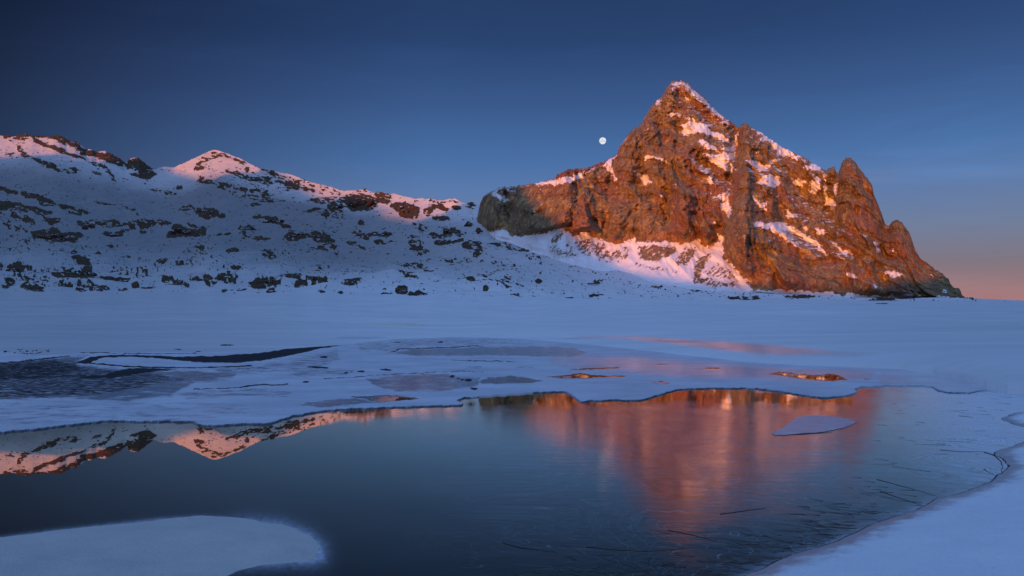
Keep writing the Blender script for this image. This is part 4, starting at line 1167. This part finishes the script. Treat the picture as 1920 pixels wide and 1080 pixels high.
# open dark water
P(A, [(420, 248), (500, 214), (560, 205), (700, 199), (900, 204), (1000, 210), (1200, 207), (1450, 190), (1600, 168), (1750, 155), (1880, 146), (1930, 145), (1800, 164), (1700, 188), (1600, 212), (1450, 235), (1300, 246), (1100, 242), (1000, 232), (850, 217), (700, 210), (580, 217), (520, 236), (510, 250)], 1.0, 1.6, mud)
L(A, [(500, 248), (600, 256), (700, 264), (850, 271), (1100, 272), (1280, 268), (1420, 260)], 8, .95, mud)
P(A, [(-200, 240), (0, 250), (200, 235), (420, 215), (440, 250), (600, 272), (900, 300), (1000, 330), (800, 400), (500, 440), (0, 455), (-200, 455)], .55, 8, mud)
P(A, [(-200, 235), (0, 240), (300, 215), (420, 240), (500, 290), (200, 350), (-200, 360)], .66, 9, mud)
P(A, [(590, 312), (660, 288), (720, 276), (800, 274), (950, 278), (1000, 286), (880, 294), (760, 312), (640, 330), (500, 335), (400, 328), (480, 318)], .95, 3, mud)
L(A, [(-100, 250), (0, 250), (100, 240), (200, 228), (330, 212), (390, 206)], 9, .75, mud)
L(A, [(-100, 345), (0, 335), (120, 328), (300, 325), (480, 318)], 14, .72, mud)
E(A, 180, 270, 75, 11, .82, mud)
E(A, 40, 290, 60, 8, .6, mud)
E(A, 280, 275, 60, 8, .55, mud)
E(A, 60, 430, 150, 18, .5, mud)
E(A, 250, 440, 70, 8, .5, mud)
L(A, [(440, 184), (520, 185), (620, 189)], 8, .9, mud)
L(A, [(620, 190), (900, 193), (1100, 192)], 3, .8, mud)
L(A, [(1090, 395), (1250, 392), (1350, 385)], 5, .8, mud)
L(A, [(1350, 386), (1400, 376), (1460, 370), (1550, 372), (1620, 368)], 10, .75, mud)
L(A, [(1740, 268), (1790, 272), (1845, 275)], 9, .9, mud)
L(A, [(1230, 290), (1400, 275), (1480, 272)], 6, .6, mud)
E(A, 980, 338, 90, 7, .55, mud)
E(A, 1820, 212, 22, 6, .9, mud)
L(B, [(-60, 160), (0, 156), (200, 145), (400, 130), (520, 112), (640, 104), (740, 100)], 5, .95, mud)
L(B, [(740, 100), (950, 95), (1150, 107), (1300, 125)], 2.5, .55, mud)
L(B, [(570, 187), (600, 180), (620, 168), (800, 160), (930, 156), (1050, 148), (1100, 150)], 4, .85, mud)
L(B, [(200, 335), (330, 330), (450, 320), (650, 306), (900, 297), (1000, 293), (1100, 300)], 3.5, .7, mud)
for q in [(325, 301, 14, 5), (360, 297, 8, 5), (410, 293, 24, 7), (550, 285, 40, 6), (925, 322, 14, 6), (960, 332, 8, 4), (980, 340, 8, 5), (1015, 342, 26, 8), (1045, 392, 26, 7), (160, 271, 60, 6), (855, 128, 18, 4), (615, 128, 22, 4),
          (200, 212, 16, 5), (100, 355, 26, 5)]:
    E(B, *q, .95, mud)
L(B, [(920, 225), (950, 232), (1100, 233), (1280, 238)], 4, .75, mud)
L(B, [(1280, 270), (1330, 270), (1400, 276)], 3, .6, mud)
L(B, [(960, 455), (990, 442), (1100, 436)], 3, .6, mud)
# clear pools that mirror the peaks
P(B, [(1440, 326), (1550, 315), (1640, 301), (1700, 312), (1800, 318), (1900, 317), (1905, 324), (1800, 328), (1700, 333), (1560, 337), (1500, 330)], 1.0, 1.4, opn)
P(B, [(1560, 288), (1650, 277), (1760, 270), (1872, 269), (1865, 279), (1760, 286), (1660, 290)], .9, 1.4, opn)
P(B, [(335, 438), (450, 432), (560, 428), (640, 433), (700, 440), (740, 448), (680, 456), (600, 462), (510, 471), (470, 462), (430, 448)], 1.0, 1.6, opn)
E(C, 705, 278, 55, 7, .72, opn)
E(C, 420, 258, 46, 6, .6, opn)
E(C, 420, 352, 28, 8, .6, opn)
E(C, 1580, 337, 38, 3, .6, opn)
P(C, [(1010, 310), (1060, 298), (1130, 296), (1180, 306), (1280, 312), (1400, 306), (1440, 325), (1468, 344), (1380, 350), (1290, 346), (1200, 336), (1100, 318)], .9, 2.2, opn)
# glazed crust that catches the glow
P(C, [(60, 94), (200, 96), (400, 103), (600, 118), (800, 126), (1000, 142), (1200, 162), (1400, 182), (1560, 192), (1400, 200), (1150, 196), (950, 188), (800, 170), (650, 152), (450, 128), (250, 108)], .9, 3, gla)
P(C, [(-200, 200), (300, 220), (600, 250), (900, 262), (1200, 285), (1640, 286), (1600, 330), (1300, 350), (900, 330), (500, 320), (200, 290), (-200, 250)], .42, 9, gla)
P(((1400, 600), 2.25), [(560, 210), (700, 215), (860, 245), (980, 280), (1000, 300), (900, 300), (780, 284), (560, 280)], .35, 8, gla)
edge = np.clip(1.5 - 1.5 * np.abs(Se - .2) / 1.0, 0, 1) * np.interp(SC, [0, 1550, 1640, 1740, 1760, 1830, 1870], [1, 1, .5, .4, 1, .7, 0])
edge = np.where((SC > 880) & (SC < 1000), edge * .35, edge)
zt -= .010 * sstep(.3, .8, opn) + .004 * sstep(.4, .8, thn)
zt += (.006 * fbm(SC / 30, SR / 9, 5.5, 3)) * (1 - sstep(.2, .6, opn + thn)) * sstep(1, 8, Se)
keep = (Se > -1.8)
keep = keep[:-1, :-1] | keep[1:, :-1] | keep[:-1, 1:] | keep[1:, 1:]
grid_mesh('snow_covered_ice', (SC - CX) / F * SD, SD, zt, mat_shelf, {'thin': thn, 'open': opn, 'edge': edge, 'glaze': gla, 'mud': mud}, keep=keep)


# ------------------------------------------------------------------ near snow banks
def snow_patch(name, poly, c0, c1, cs, rows, hmax, wid, label=None, cat=None, kind='structure', wig=1.0, mat=None, slushy=1.0):
    cs_ = np.arange(c0, c1, cs)
    Cc, Rr = np.meshgrid(cs_, rows)
    D = H * F / (Rr - HY)
    X = (Cc - CX) / F * D
    pw_ = [((x - CX) / F * H * F / (y - HY), H * F / (y - HY)) for x, y in poly]
    xx = X + .05 * wig * fbm(X * 1.6, D * 1.6, 1.1, 3)
    yy = D + .05 * wig * fbm(X * 1.6, D * 1.6, 4.1, 3)
    s = sdist(pw_, xx, yy, 3.0)
    z = hmax * (1 - np.exp(-np.clip(s, 0, None) / wid)) + np.where(s < 0, s * .5, 0) + .002
    z += sstep(0, .6, s) * (.03 * fbm(X / 1.2, D / 1.2, 2.2, 3) + .006 * fbm(X * 3, D * 5, 3.2, 3)) * min(1, hmax * 5)
    kp = s > -.04
    kp = kp[:-1, :-1] | kp[1:, :-1] | kp[:-1, 1:] | kp[1:, 1:]
    at_ = {'slush': np.exp(-np.clip(s, 0, None) / .20) * slushy, 'rim': np.clip(1 - np.abs(s + .005) / .035, 0, 1) * slushy * .95}
    o = grid_mesh(name, X, D, z, mat or mat_snow, at_, keep=kp, kind=kind)
    if label:
        o['label'], o['category'] = label, cat
    return o


rows_b = np.concatenate([np.arange(758, 900, 1.6), np.arange(900, 1100, 2.0), np.geomspace(1100, 1790, 30)])
snow_patch('snow_bank', BANK, 700, 3100, 5.0, rows_b, .26, 1.5)
snow_patch('snow_lobe', LOBE, 1860, 2600, 4.0, np.arange(755, 812, 1.0), .10, .5)
snow_patch('snow_mound', MOUND, -300, 640, 3.5, np.concatenate([np.arange(955, 1100, 1.6), np.geomspace(1101, 1195, 10)]), .075, .45, mat=mat_dull_snow, slushy=0.0)

# ------------------------------------------------------------------ moon
mat_moon, nt = new_mat('moon_surface')
pos = mk(nt, 'ShaderNodeTexCoord').outputs['Object']
mc = RAMP(nt, NOISE(nt, pos, .032, 4, .6), [(.42, (.50, .55, .66)), (.55, (.93, .92, .92))])
em = mk(nt, 'ShaderNodeEmission')
nt.links.new(mc, em.inputs[0])
em.inputs[1].default_value = 1.0
OUT(nt, em.outputs[0])
import bmesh


def bm_obj(name, bm, mat, parent=None, smooth=True):
    me = bpy.data.meshes.new(name)
    bm.to_mesh(me)
    bm.free()
    if smooth:
        me.shade_smooth()
    me.materials.append(mat)
    o = bpy.data.objects.new(name, me)
    COL.objects.link(o)
    o.parent = parent
    return o


bm = bmesh.new()
bmesh.ops.create_icosphere(bm, subdivisions=4, radius=6.3 / F * 14000)
moon = bm_obj('moon', bm, mat_moon)
moon.location = world_at(1130, 264, 14000)
moon['label'] = 'nearly full white moon in the blue sky left of the sunlit pyramid peak'
moon['category'] = 'moon'


# ------------------------------------------------------------------ thin snowy floe frozen into the mirror of the peak
def outline_slab(name, poly, z0, z1, mat, mat_side):
    bm = bmesh.new()
    P2 = []
    n = len(poly)
    for i in range(n):
        a, b = poly[i], poly[(i + 1) % n]
        for k in range(6):
            P2.append((a[0] + (b[0] - a[0]) * k / 6, a[1] + (b[1] - a[1]) * k / 6))
    P2 = np.array(P2)
    P2[:, 0] += 1.5 * fbm(P2[:, 0] / 14, P2[:, 1] / 5, 3.0, 3)
    P2[:, 1] += .9 * fbm(P2[:, 0] / 9, P2[:, 1] / 5, 9.0, 3)
    top, bot = [], []
    cxm, cym = 0, 0
    for (x, y) in P2:
        D = H * F / (y - HY)
        X = (x - CX) / F * D
        top.append(bm.verts.new((X, D, z1)))
        bot.append(bm.verts.new((X, D, z0)))
    f = bm.faces.new(top)
    if f.normal.z < 0:
        f.normal_flip()
    m = len(top)
    for i in range(m):
        g = bm.faces.new((bot[i], bot[(i + 1) % m], top[(i + 1) % m], top[i]))
        g.material_index = 1
    bmesh.ops.triangulate(bm, faces=[f])
    bmesh.ops.recalc_face_normals(bm, faces=bm.faces)
    o = bm_obj(name, bm, mat, smooth=False)
    o.data.materials.append(mat_side)
    return o


mat_floe, nt = new_mat('floe_frost')
pos = mk(nt, 'ShaderNodeNewGeometry').outputs['Position']
fcol = RAMP(nt, NOISE(nt, VM(nt, 'MULTIPLY', pos, (1, 2, 1)), 4.0, 6, .7), [(.34, (.30, .32, .38)), (.6, (.68, .70, .78))])
gl = mk(nt, 'ShaderNodeBsdfGlossy')
gl.inputs['Roughness'].default_value = .28
frn = mk(nt, 'ShaderNodeFresnel')
frn.inputs['IOR'].default_value = 1.45
OUT(nt, MIXS(nt, M(nt, 'MINIMUM', M(nt, 'MULTIPLY', frn.outputs[0], 1.5), .8), BSDF(nt, fcol, .6, None, .2), gl.outputs[0]))
mat_dark, nt = new_mat('wet_dark')
OUT(nt, BSDF(nt, (.02, .02, .024), .4, None, .4))
mat_twig, nt = new_mat('dead_stem')
pos = mk(nt, 'ShaderNodeNewGeometry').outputs['Position']
OUT(nt, BSDF(nt, RAMP(nt, NOISE(nt, pos, 6.0, 3, .6), [(.35, (.030, .024, .02)), (.65, (.09, .06, .04))]), .7, None, .3))
FLOE = [(1447, 813), (1458, 807), (1473, 800), (1484, 790), (1495, 783), (1517, 779), (1542, 780), (1567, 782), (1592, 787), (1606, 791), (1598, 797), (1580, 803), (1553, 809), (1530, 812), (1500, 814), (1475, 816), (1455, 817)]
fl = outline_slab('ice_floe', FLOE, -.01, .006, mat_floe, mat_dark)
fl['label'] = 'thin frosted plate of ice lying in the orange mirror image of the peak'
fl['category'] = 'ice floe'
SLV = [(1618, 800), (1633, 792), (1655, 791), (1685, 798), (1668, 802), (1635, 802)]


# ------------------------------------------------------------------ stems and twigs in the ice
def tube(bm, pts, r0, r1, sides=4):
    prev = None
    n = len(pts)
    for i, p in enumerate(pts):
        a = Vector(pts[min(i + 1, n - 1)]) - Vector(pts[max(i - 1, 0)])
        a.normalize()
        u = a.cross(Vector((0, 0, 1)))
        if u.length < 1e-3:
            u = Vector((1, 0, 0))
        u.normalize()
        w = u.cross(a)
        r = r0 + (r1 - r0) * i / (n - 1)
        ring = [bm.verts.new(Vector(p) + r * (math.cos(k * 2 * math.pi / sides) * u + math.sin(k * 2 * math.pi / sides) * w)) for k in range(sides)]
        if prev:
            for k in range(sides):
                bm.faces.new((prev[k], prev[(k + 1) % sides], ring[(k + 1) % sides], ring[k]))
        prev = ring


def px(x, y, z=.0):
    D = H * F / (y - HY)
    return ((x - CX) / F * D, D, z)


TW = [([(944, 1018), (975, 1027), (1010, 1031), (1045, 1036)], .007, 'long thin twig frozen in dark ice in the lower middle of the lake'),
      ([(1252, 994), (1290, 1001), (1325, 1010), (1345, 1014)], .007, 'bent dark stem across the tip of the orange reflection'),
      ([(1350, 964), (1390, 959), (1436, 953)], .008, 'straight brown reed stem at the lower right of the orange reflection'),
      ([(1844, 880), (1853, 885), (1863, 890)], .012, 'stubby dark stick frozen in ice inside the bend of the right snow bank'),
      ([(1797, 780), (1810, 781), (1824, 783)], .012, 'short dark stick on pale ice near the small snow lobe'),
      ([(1763, 844), (1800, 847), (1846, 847)], .008, 'long thin dark stem lying in front of the bank bend'),
      ([(1846, 848), (1862, 853), (1874, 862), (1880, 874), (1878, 884)], .018, 'curved dark root along the bend of the right snow bank'),
      ([(1644, 899), (1700, 914), (1760, 932)], .006, 'long slanting reed leaf on grey ice right of the reflection'),
      ([(1650, 921), (1700, 938), (1738, 950)], .006, 'lower slanting reed leaf beside the right snow bank'),
      ([(1100, 1026), (1150, 1030), (1200, 1034), (1270, 1030)], .006, 'wavy brown stem low in the dark ice beneath the reflection'),
      ([(1450, 816), (1500, 815), (1560, 811)], .012, 'dark stem along the near rim of the frosted ice plate')]
for pts_, r, lab in TW:
    bm = bmesh.new()
    pl = []
    for i, (x, y) in enumerate(pts_):
        pl.append(px(x, y, .002))
    # resample softly
    fin = []
    for a, b in zip(pl[:-1], pl[1:]):
        for k in range(3):
            tq = k / 3
            fin.append((a[0] + (b[0] - a[0]) * tq + random.uniform(-.006, .006), a[1] + (b[1] - a[1]) * tq + random.uniform(-.008, .008), a[2] + (b[2] - a[2]) * tq))
    fin.append(pl[-1])
    tube(bm, fin, r * .38, r * .15, 5)
    c0 = Vector(fin[0])
    bmesh.ops.translate(bm, verts=bm.verts, vec=-c0)
    o = bm_obj('twig', bm, mat_twig)
    o.location = c0
    o['label'], o['category'], o['group'] = lab, 'twig', 'twigs frozen into the lake ice'

bm = bmesh.new()
for k in range(520):
    if k < 380:
        u = random.random() ** .6
        x = 760 + 900 * u + random.uniform(-60, 60)
        bank_y = np.interp(x, [900, 1330, 1520, 1680, 1800, 1876], [1150, 1106, 1034, 970, 922, 889])
        y = bank_y - abs(random.gauss(0, 38)) - 2
        if y < 940 and random.random() < .6:
            continue
    elif k < 540:
        x = random.uniform(1640, 1900)
        y = random.uniform(745, 960)
        if y > np.interp(x, [1520, 1680, 1800, 1876, 1900], [1034, 970, 922, 840, 830]) - 2:
            continue
        if random.random() < .55:
            continue
    else:
        x = random.uniform(1100, 1600)
        y = random.uniform(900, 1075)
    if x < 620 or y > 1085:
        continue
    p = Vector(px(x, y, .001))
    a = random.gauss(math.radians(158), .35) if x > 1250 else random.uniform(0, math.pi)
    ln = random.uniform(.03, .16) * (1 if random.random() < .8 else 2.2) * (1 + .5 * (p.y > 7))
    b = a + random.uniform(-.5, .5)
    q = p + Vector((math.cos(a), math.sin(a), 0)) * ln * .5
    q.z = .002 + random.random() * .003
    e = q + Vector((math.cos(b), math.sin(b), 0)) * ln * .5
    e.z = .002
    w = random.uniform(.0005, .0012) * (1 + .10 * p.y)
    tube(bm, [p, q, e], w, w * .4, 3)
gr = bm_obj('frozen_grass', bm, mat_twig, smooth=False)
gr['kind'] = 'stuff'
gr['label'] = 'dead grass blades scattered in the dark ice along the right bank'

# ------------------------------------------------------------------ boulders and outcrops on the moraine
bmeshes = []
for k in range(12):
    bm = bmesh.new()
    bmesh.ops.create_icosphere(bm, subdivisions=3, radius=1.0)
    co = np.array([v_.co[:] for v_ in bm.verts], np.float32)
    off = k * 7.7
    # cut by random planes for a blocky look
    rg = np.random.default_rng(k + 50)
    for _ in range(9):
        n_ = rg.normal(size=3)
        n_ /= np.linalg.norm(n_)
        h_ = rg.uniform(.5, .8)
        dd = co @ n_ - h_
        co = co - np.where(dd > 0, dd, 0)[:, None] * n_[None] * .92
    r_ = 1 + .30 * fbm(co[:, 0] * 1.8 + off, co[:, 1] * 1.8, co[:, 2] * 1.8, 4, .6)
    co = co * r_[:, None]
    for v_, c in zip(bm.verts, co):
        v_.co = c
    me = bpy.data.meshes.new('boulder')
    bm.to_mesh(me)
    bm.free()
    me.materials.append(mat_boulder)
    bmeshes.append(me)

# (crop, cx, cy, rx, ry, pieces, label)
OC = [
    (Z1, 1527, 983, 20, 13, 1, 'single squat boulder standing alone on the snow edge below the wide dark outcrop'),
    (Z1, 1490, 922, 88, 22, 7, 'widest dark outcrop low on the moraine directly above the lone squat boulder'),
    (Z1, 1690, 935, 38, 13, 3, 'small slanting outcrop right of the widest dark outcrop'),
    (Z1, 1800, 915, 46, 24, 5, 'jagged outcrop ending the low row of rocks left of the open snow slope'),
    (Z1, 1640, 885, 56, 10, 4, 'low row of stones on the rise behind the widest dark outcrop'),
    (Z1, 985, 924, 64, 9, 5, 'long flat arched band of rock low on the moraine below the far snowy pyramid'),
    (Z1, 765, 940, 20, 12, 1, 'round dark boulder at the foot of the moraine below the big left outcrops'),
    (Z1, 690, 920, 34, 9, 3, 'flat stones just left of the round dark boulder'),
    (Z1, 1388, 625, 46, 13, 2, 'dark oval rock half way up the snow slope right of the broad square outcrop'),
    (Z1, 1050, 650, 100, 34, 9, 'broad square shaped dark outcrop in the middle of the left slope'),
    (Z1, 290, 665, 110, 30, 9, 'long dark outcrop under the slanting strata bands at the left'),
    (Z1, 500, 612, 36, 30, 3, 'two blocky rocks at the left end of the rubble band'),
    (Z1, 640, 662, 38, 18, 3, 'lower bulge of rocks hanging under the rubble band'),
    (Z1, 490, 862, 70, 34, 8, 'largest black rock heap near the lake plain at the left'),
    (Z1, 380, 868, 44, 20, 4, 'spur of rocks on the left flank of the largest black rock heap'),
    (Z1, 80, 846, 46, 20, 4, 'pair of rounded black rocks at the far left above the plain'),
    (Z1, 215, 977, 32, 5, 2, 'flat dark stones touching the plain at the far left'),
    (Z1, 60, 930, 22, 7, 2, 'small dark stone pile at the left edge above the plain'),
    (Z1, 410, 758, 16, 7, 1, 'single tilted stone alone on clean snow above the largest black heap'),
    (Z1, 1165, 537, 58, 16, 5, 'dark knob of rock below the saddle left of the far snowy pyramid'),
    (Z1, 1437, 497, 22, 7, 1, 'small dark rock under the ledges of the far snowy pyramid'),
    (Z1, 1665, 672, 54, 16, 5, 'left one of the twin rocky knolls on the upper moraine'),
    (Z1, 1795, 674, 58, 18, 5, 'right one of the twin rocky knolls on the upper moraine'),
    (Z1, 1540, 582, 70, 14, 5, 'arched chain of rocks above the twin knolls'),
    (Z1, 910, 806, 28, 6, 2, 'little hump of rock on the snow in the middle of the left plain'),
    (Z1, 1305, 760, 30, 9, 3, 'small rock patch on open snow left of the twin knolls'),
    (Z1, 1280, 903, 52, 8, 4, 'line of low stones left of the widest dark outcrop'),
    (Z1, 560, 958, 56, 10, 5, 'scattered dark stones at the foot of the largest black heap'),
    (Z2, 400, 240, 90, 34, 5, 'great rounded dark cliff block under the sunlit crest'),
    (Z2, 268, 277, 36, 20, 2, 'dark round rock leaning at the left of the great cliff block'),
    (Z2, 215, 322, 18, 10, 1, 'small dark rock below the great cliff block'),
    (Z2, 665, 285, 66, 36, 5, 'sunlit red brown crag below the crest right of the great cliff block'),
    (Z2, 1030, 250, 14, 11, 1, 'small dark tor on the skyline saddle left of the pyramid mountain'),
    (Z2, 1020, 362, 20, 12, 1, 'dark boulder in the snowy gully left of the shaded cliff'),
    (Z2, 908, 408, 38, 16, 3, 'cluster of boulders in the gully beneath the saddle'),
    (Z2, 957, 425, 15, 12, 1, 'single boulder just right of the gully cluster'),
    (Z2, 905, 474, 72, 10, 5, 'row of dark boulders across the bottom of the snowy gully'),
    (Z2, 978, 458, 11, 12, 1, 'reddish dark block standing at the end of the gully row'),
    (Z2, 1400, 480, 66, 22, 7, 'dark boulder train at the toe of the shaded cliff'),
    (Z2, 750, 765, 46, 12, 3, 'slanting dark slab outcrop at the edge of the plain below the gully'),
    (Z2, 690, 770, 18, 11, 1, 'round stone left of the slanting slab at the edge of the plain'),
    (Z2, 640, 745, 28, 7, 2, 'dark stone ridge top just behind the round stone'),
    (Z2, 335, 772, 16, 5, 1, 'tiny dark stone alone at the edge of the plain'),
    (Z2, 350, 702, 48, 16, 4, 'pointed rock pair low on the slope above the tiny lone stone'),
    (Z2, 70, 698, 34, 11, 2, 'lens shaped dark rock low on the slope'),
    (Z2, 150, 664, 60, 18, 5, 'dark stony hump low on the slope with rocks spilling right'),
    (Z2, 410, 422, 18, 14, 2, 'stubby dark rock on the middle slope below the sunlit crag'),
    (Z2, 530, 426, 56, 6, 4, 'thin line of stones right of the stubby dark rock'),
    (Z2, 1278, 748, 20, 4, 1, 'flat dark stone on the wide snow below the shaded cliff'),
    (Z2, 1105, 650, 10, 3, 1, 'little stone high on the smooth snow below the gully row'),
    (Z2, 1585, 772, 17, 4, 1, 'flat dark stone on the plain below the snow apron'),
    (Z2, 1850, 572, 60, 26, 6, 'dark rubble heap at the shaded toe of the snow apron'),
]
PARTS = 0
for (crop, cx0, cy0, rx_, ry_, n, lab) in OC:
    (c,) = tr([(cx0, cy0)], *crop)
    rx_, ry_ = rx_ / crop[1], ry_ / crop[1]
    X0, Y0, Z0 = [float(q) for q in terr_P(c[0], c[1])]
    root = None
    if n > 1:
        root = bpy.data.objects.new('rock_outcrop', None)
        root.location = (X0, Y0, Z0)
        COL.objects.link(root)
        root['label'], root['category'], root['group'] = lab, 'rock outcrop', 'dark rocks on the snowy moraine'
    for k in range(n):
        fx = 0 if n == 1 else (-1 + 2 * (k + .5) / n) * .8
        x = c[0] + fx * rx_ + (0 if n == 1 else random.uniform(-.1, .1) * rx_)
        y = c[1] + ry_ * (.25 if n == 1 else random.uniform(-.1, .7))
        X, Y, Z = [float(q) for q in terr_P(x, y)]
        mp = Y / F
        wR = max(rx_ / max(n, 1) * 1.25, ry_ * .55) * mp * random.uniform(.8, 1.2)
        hR = ry_ * mp * random.uniform(.75, 1.05) * (1.0 if n < 3 else .95)
        hR = min(hR, wR * 1.4)
        o = bpy.data.objects.new('rock_slab' if n > 1 and wR > 1.35 * hR else 'boulder', random.choice(bmeshes))
        COL.objects.link(o)
        o.scale = (wR, wR * random.uniform(.8, 1.1), hR)
        o.rotation_euler = (random.uniform(-.25, .25), random.uniform(-.25, .25), random.uniform(0, 6.28))
        if root:
            o.parent = root
            o.location = (X - X0, Y - Y0, Z - Z0 + hR * .1)
        else:
            o.location = (X, Y, Z + hR * .1)
            o['label'], o['category'], o['group'] = lab, 'boulder', 'dark rocks on the snowy moraine'
        PARTS += 1
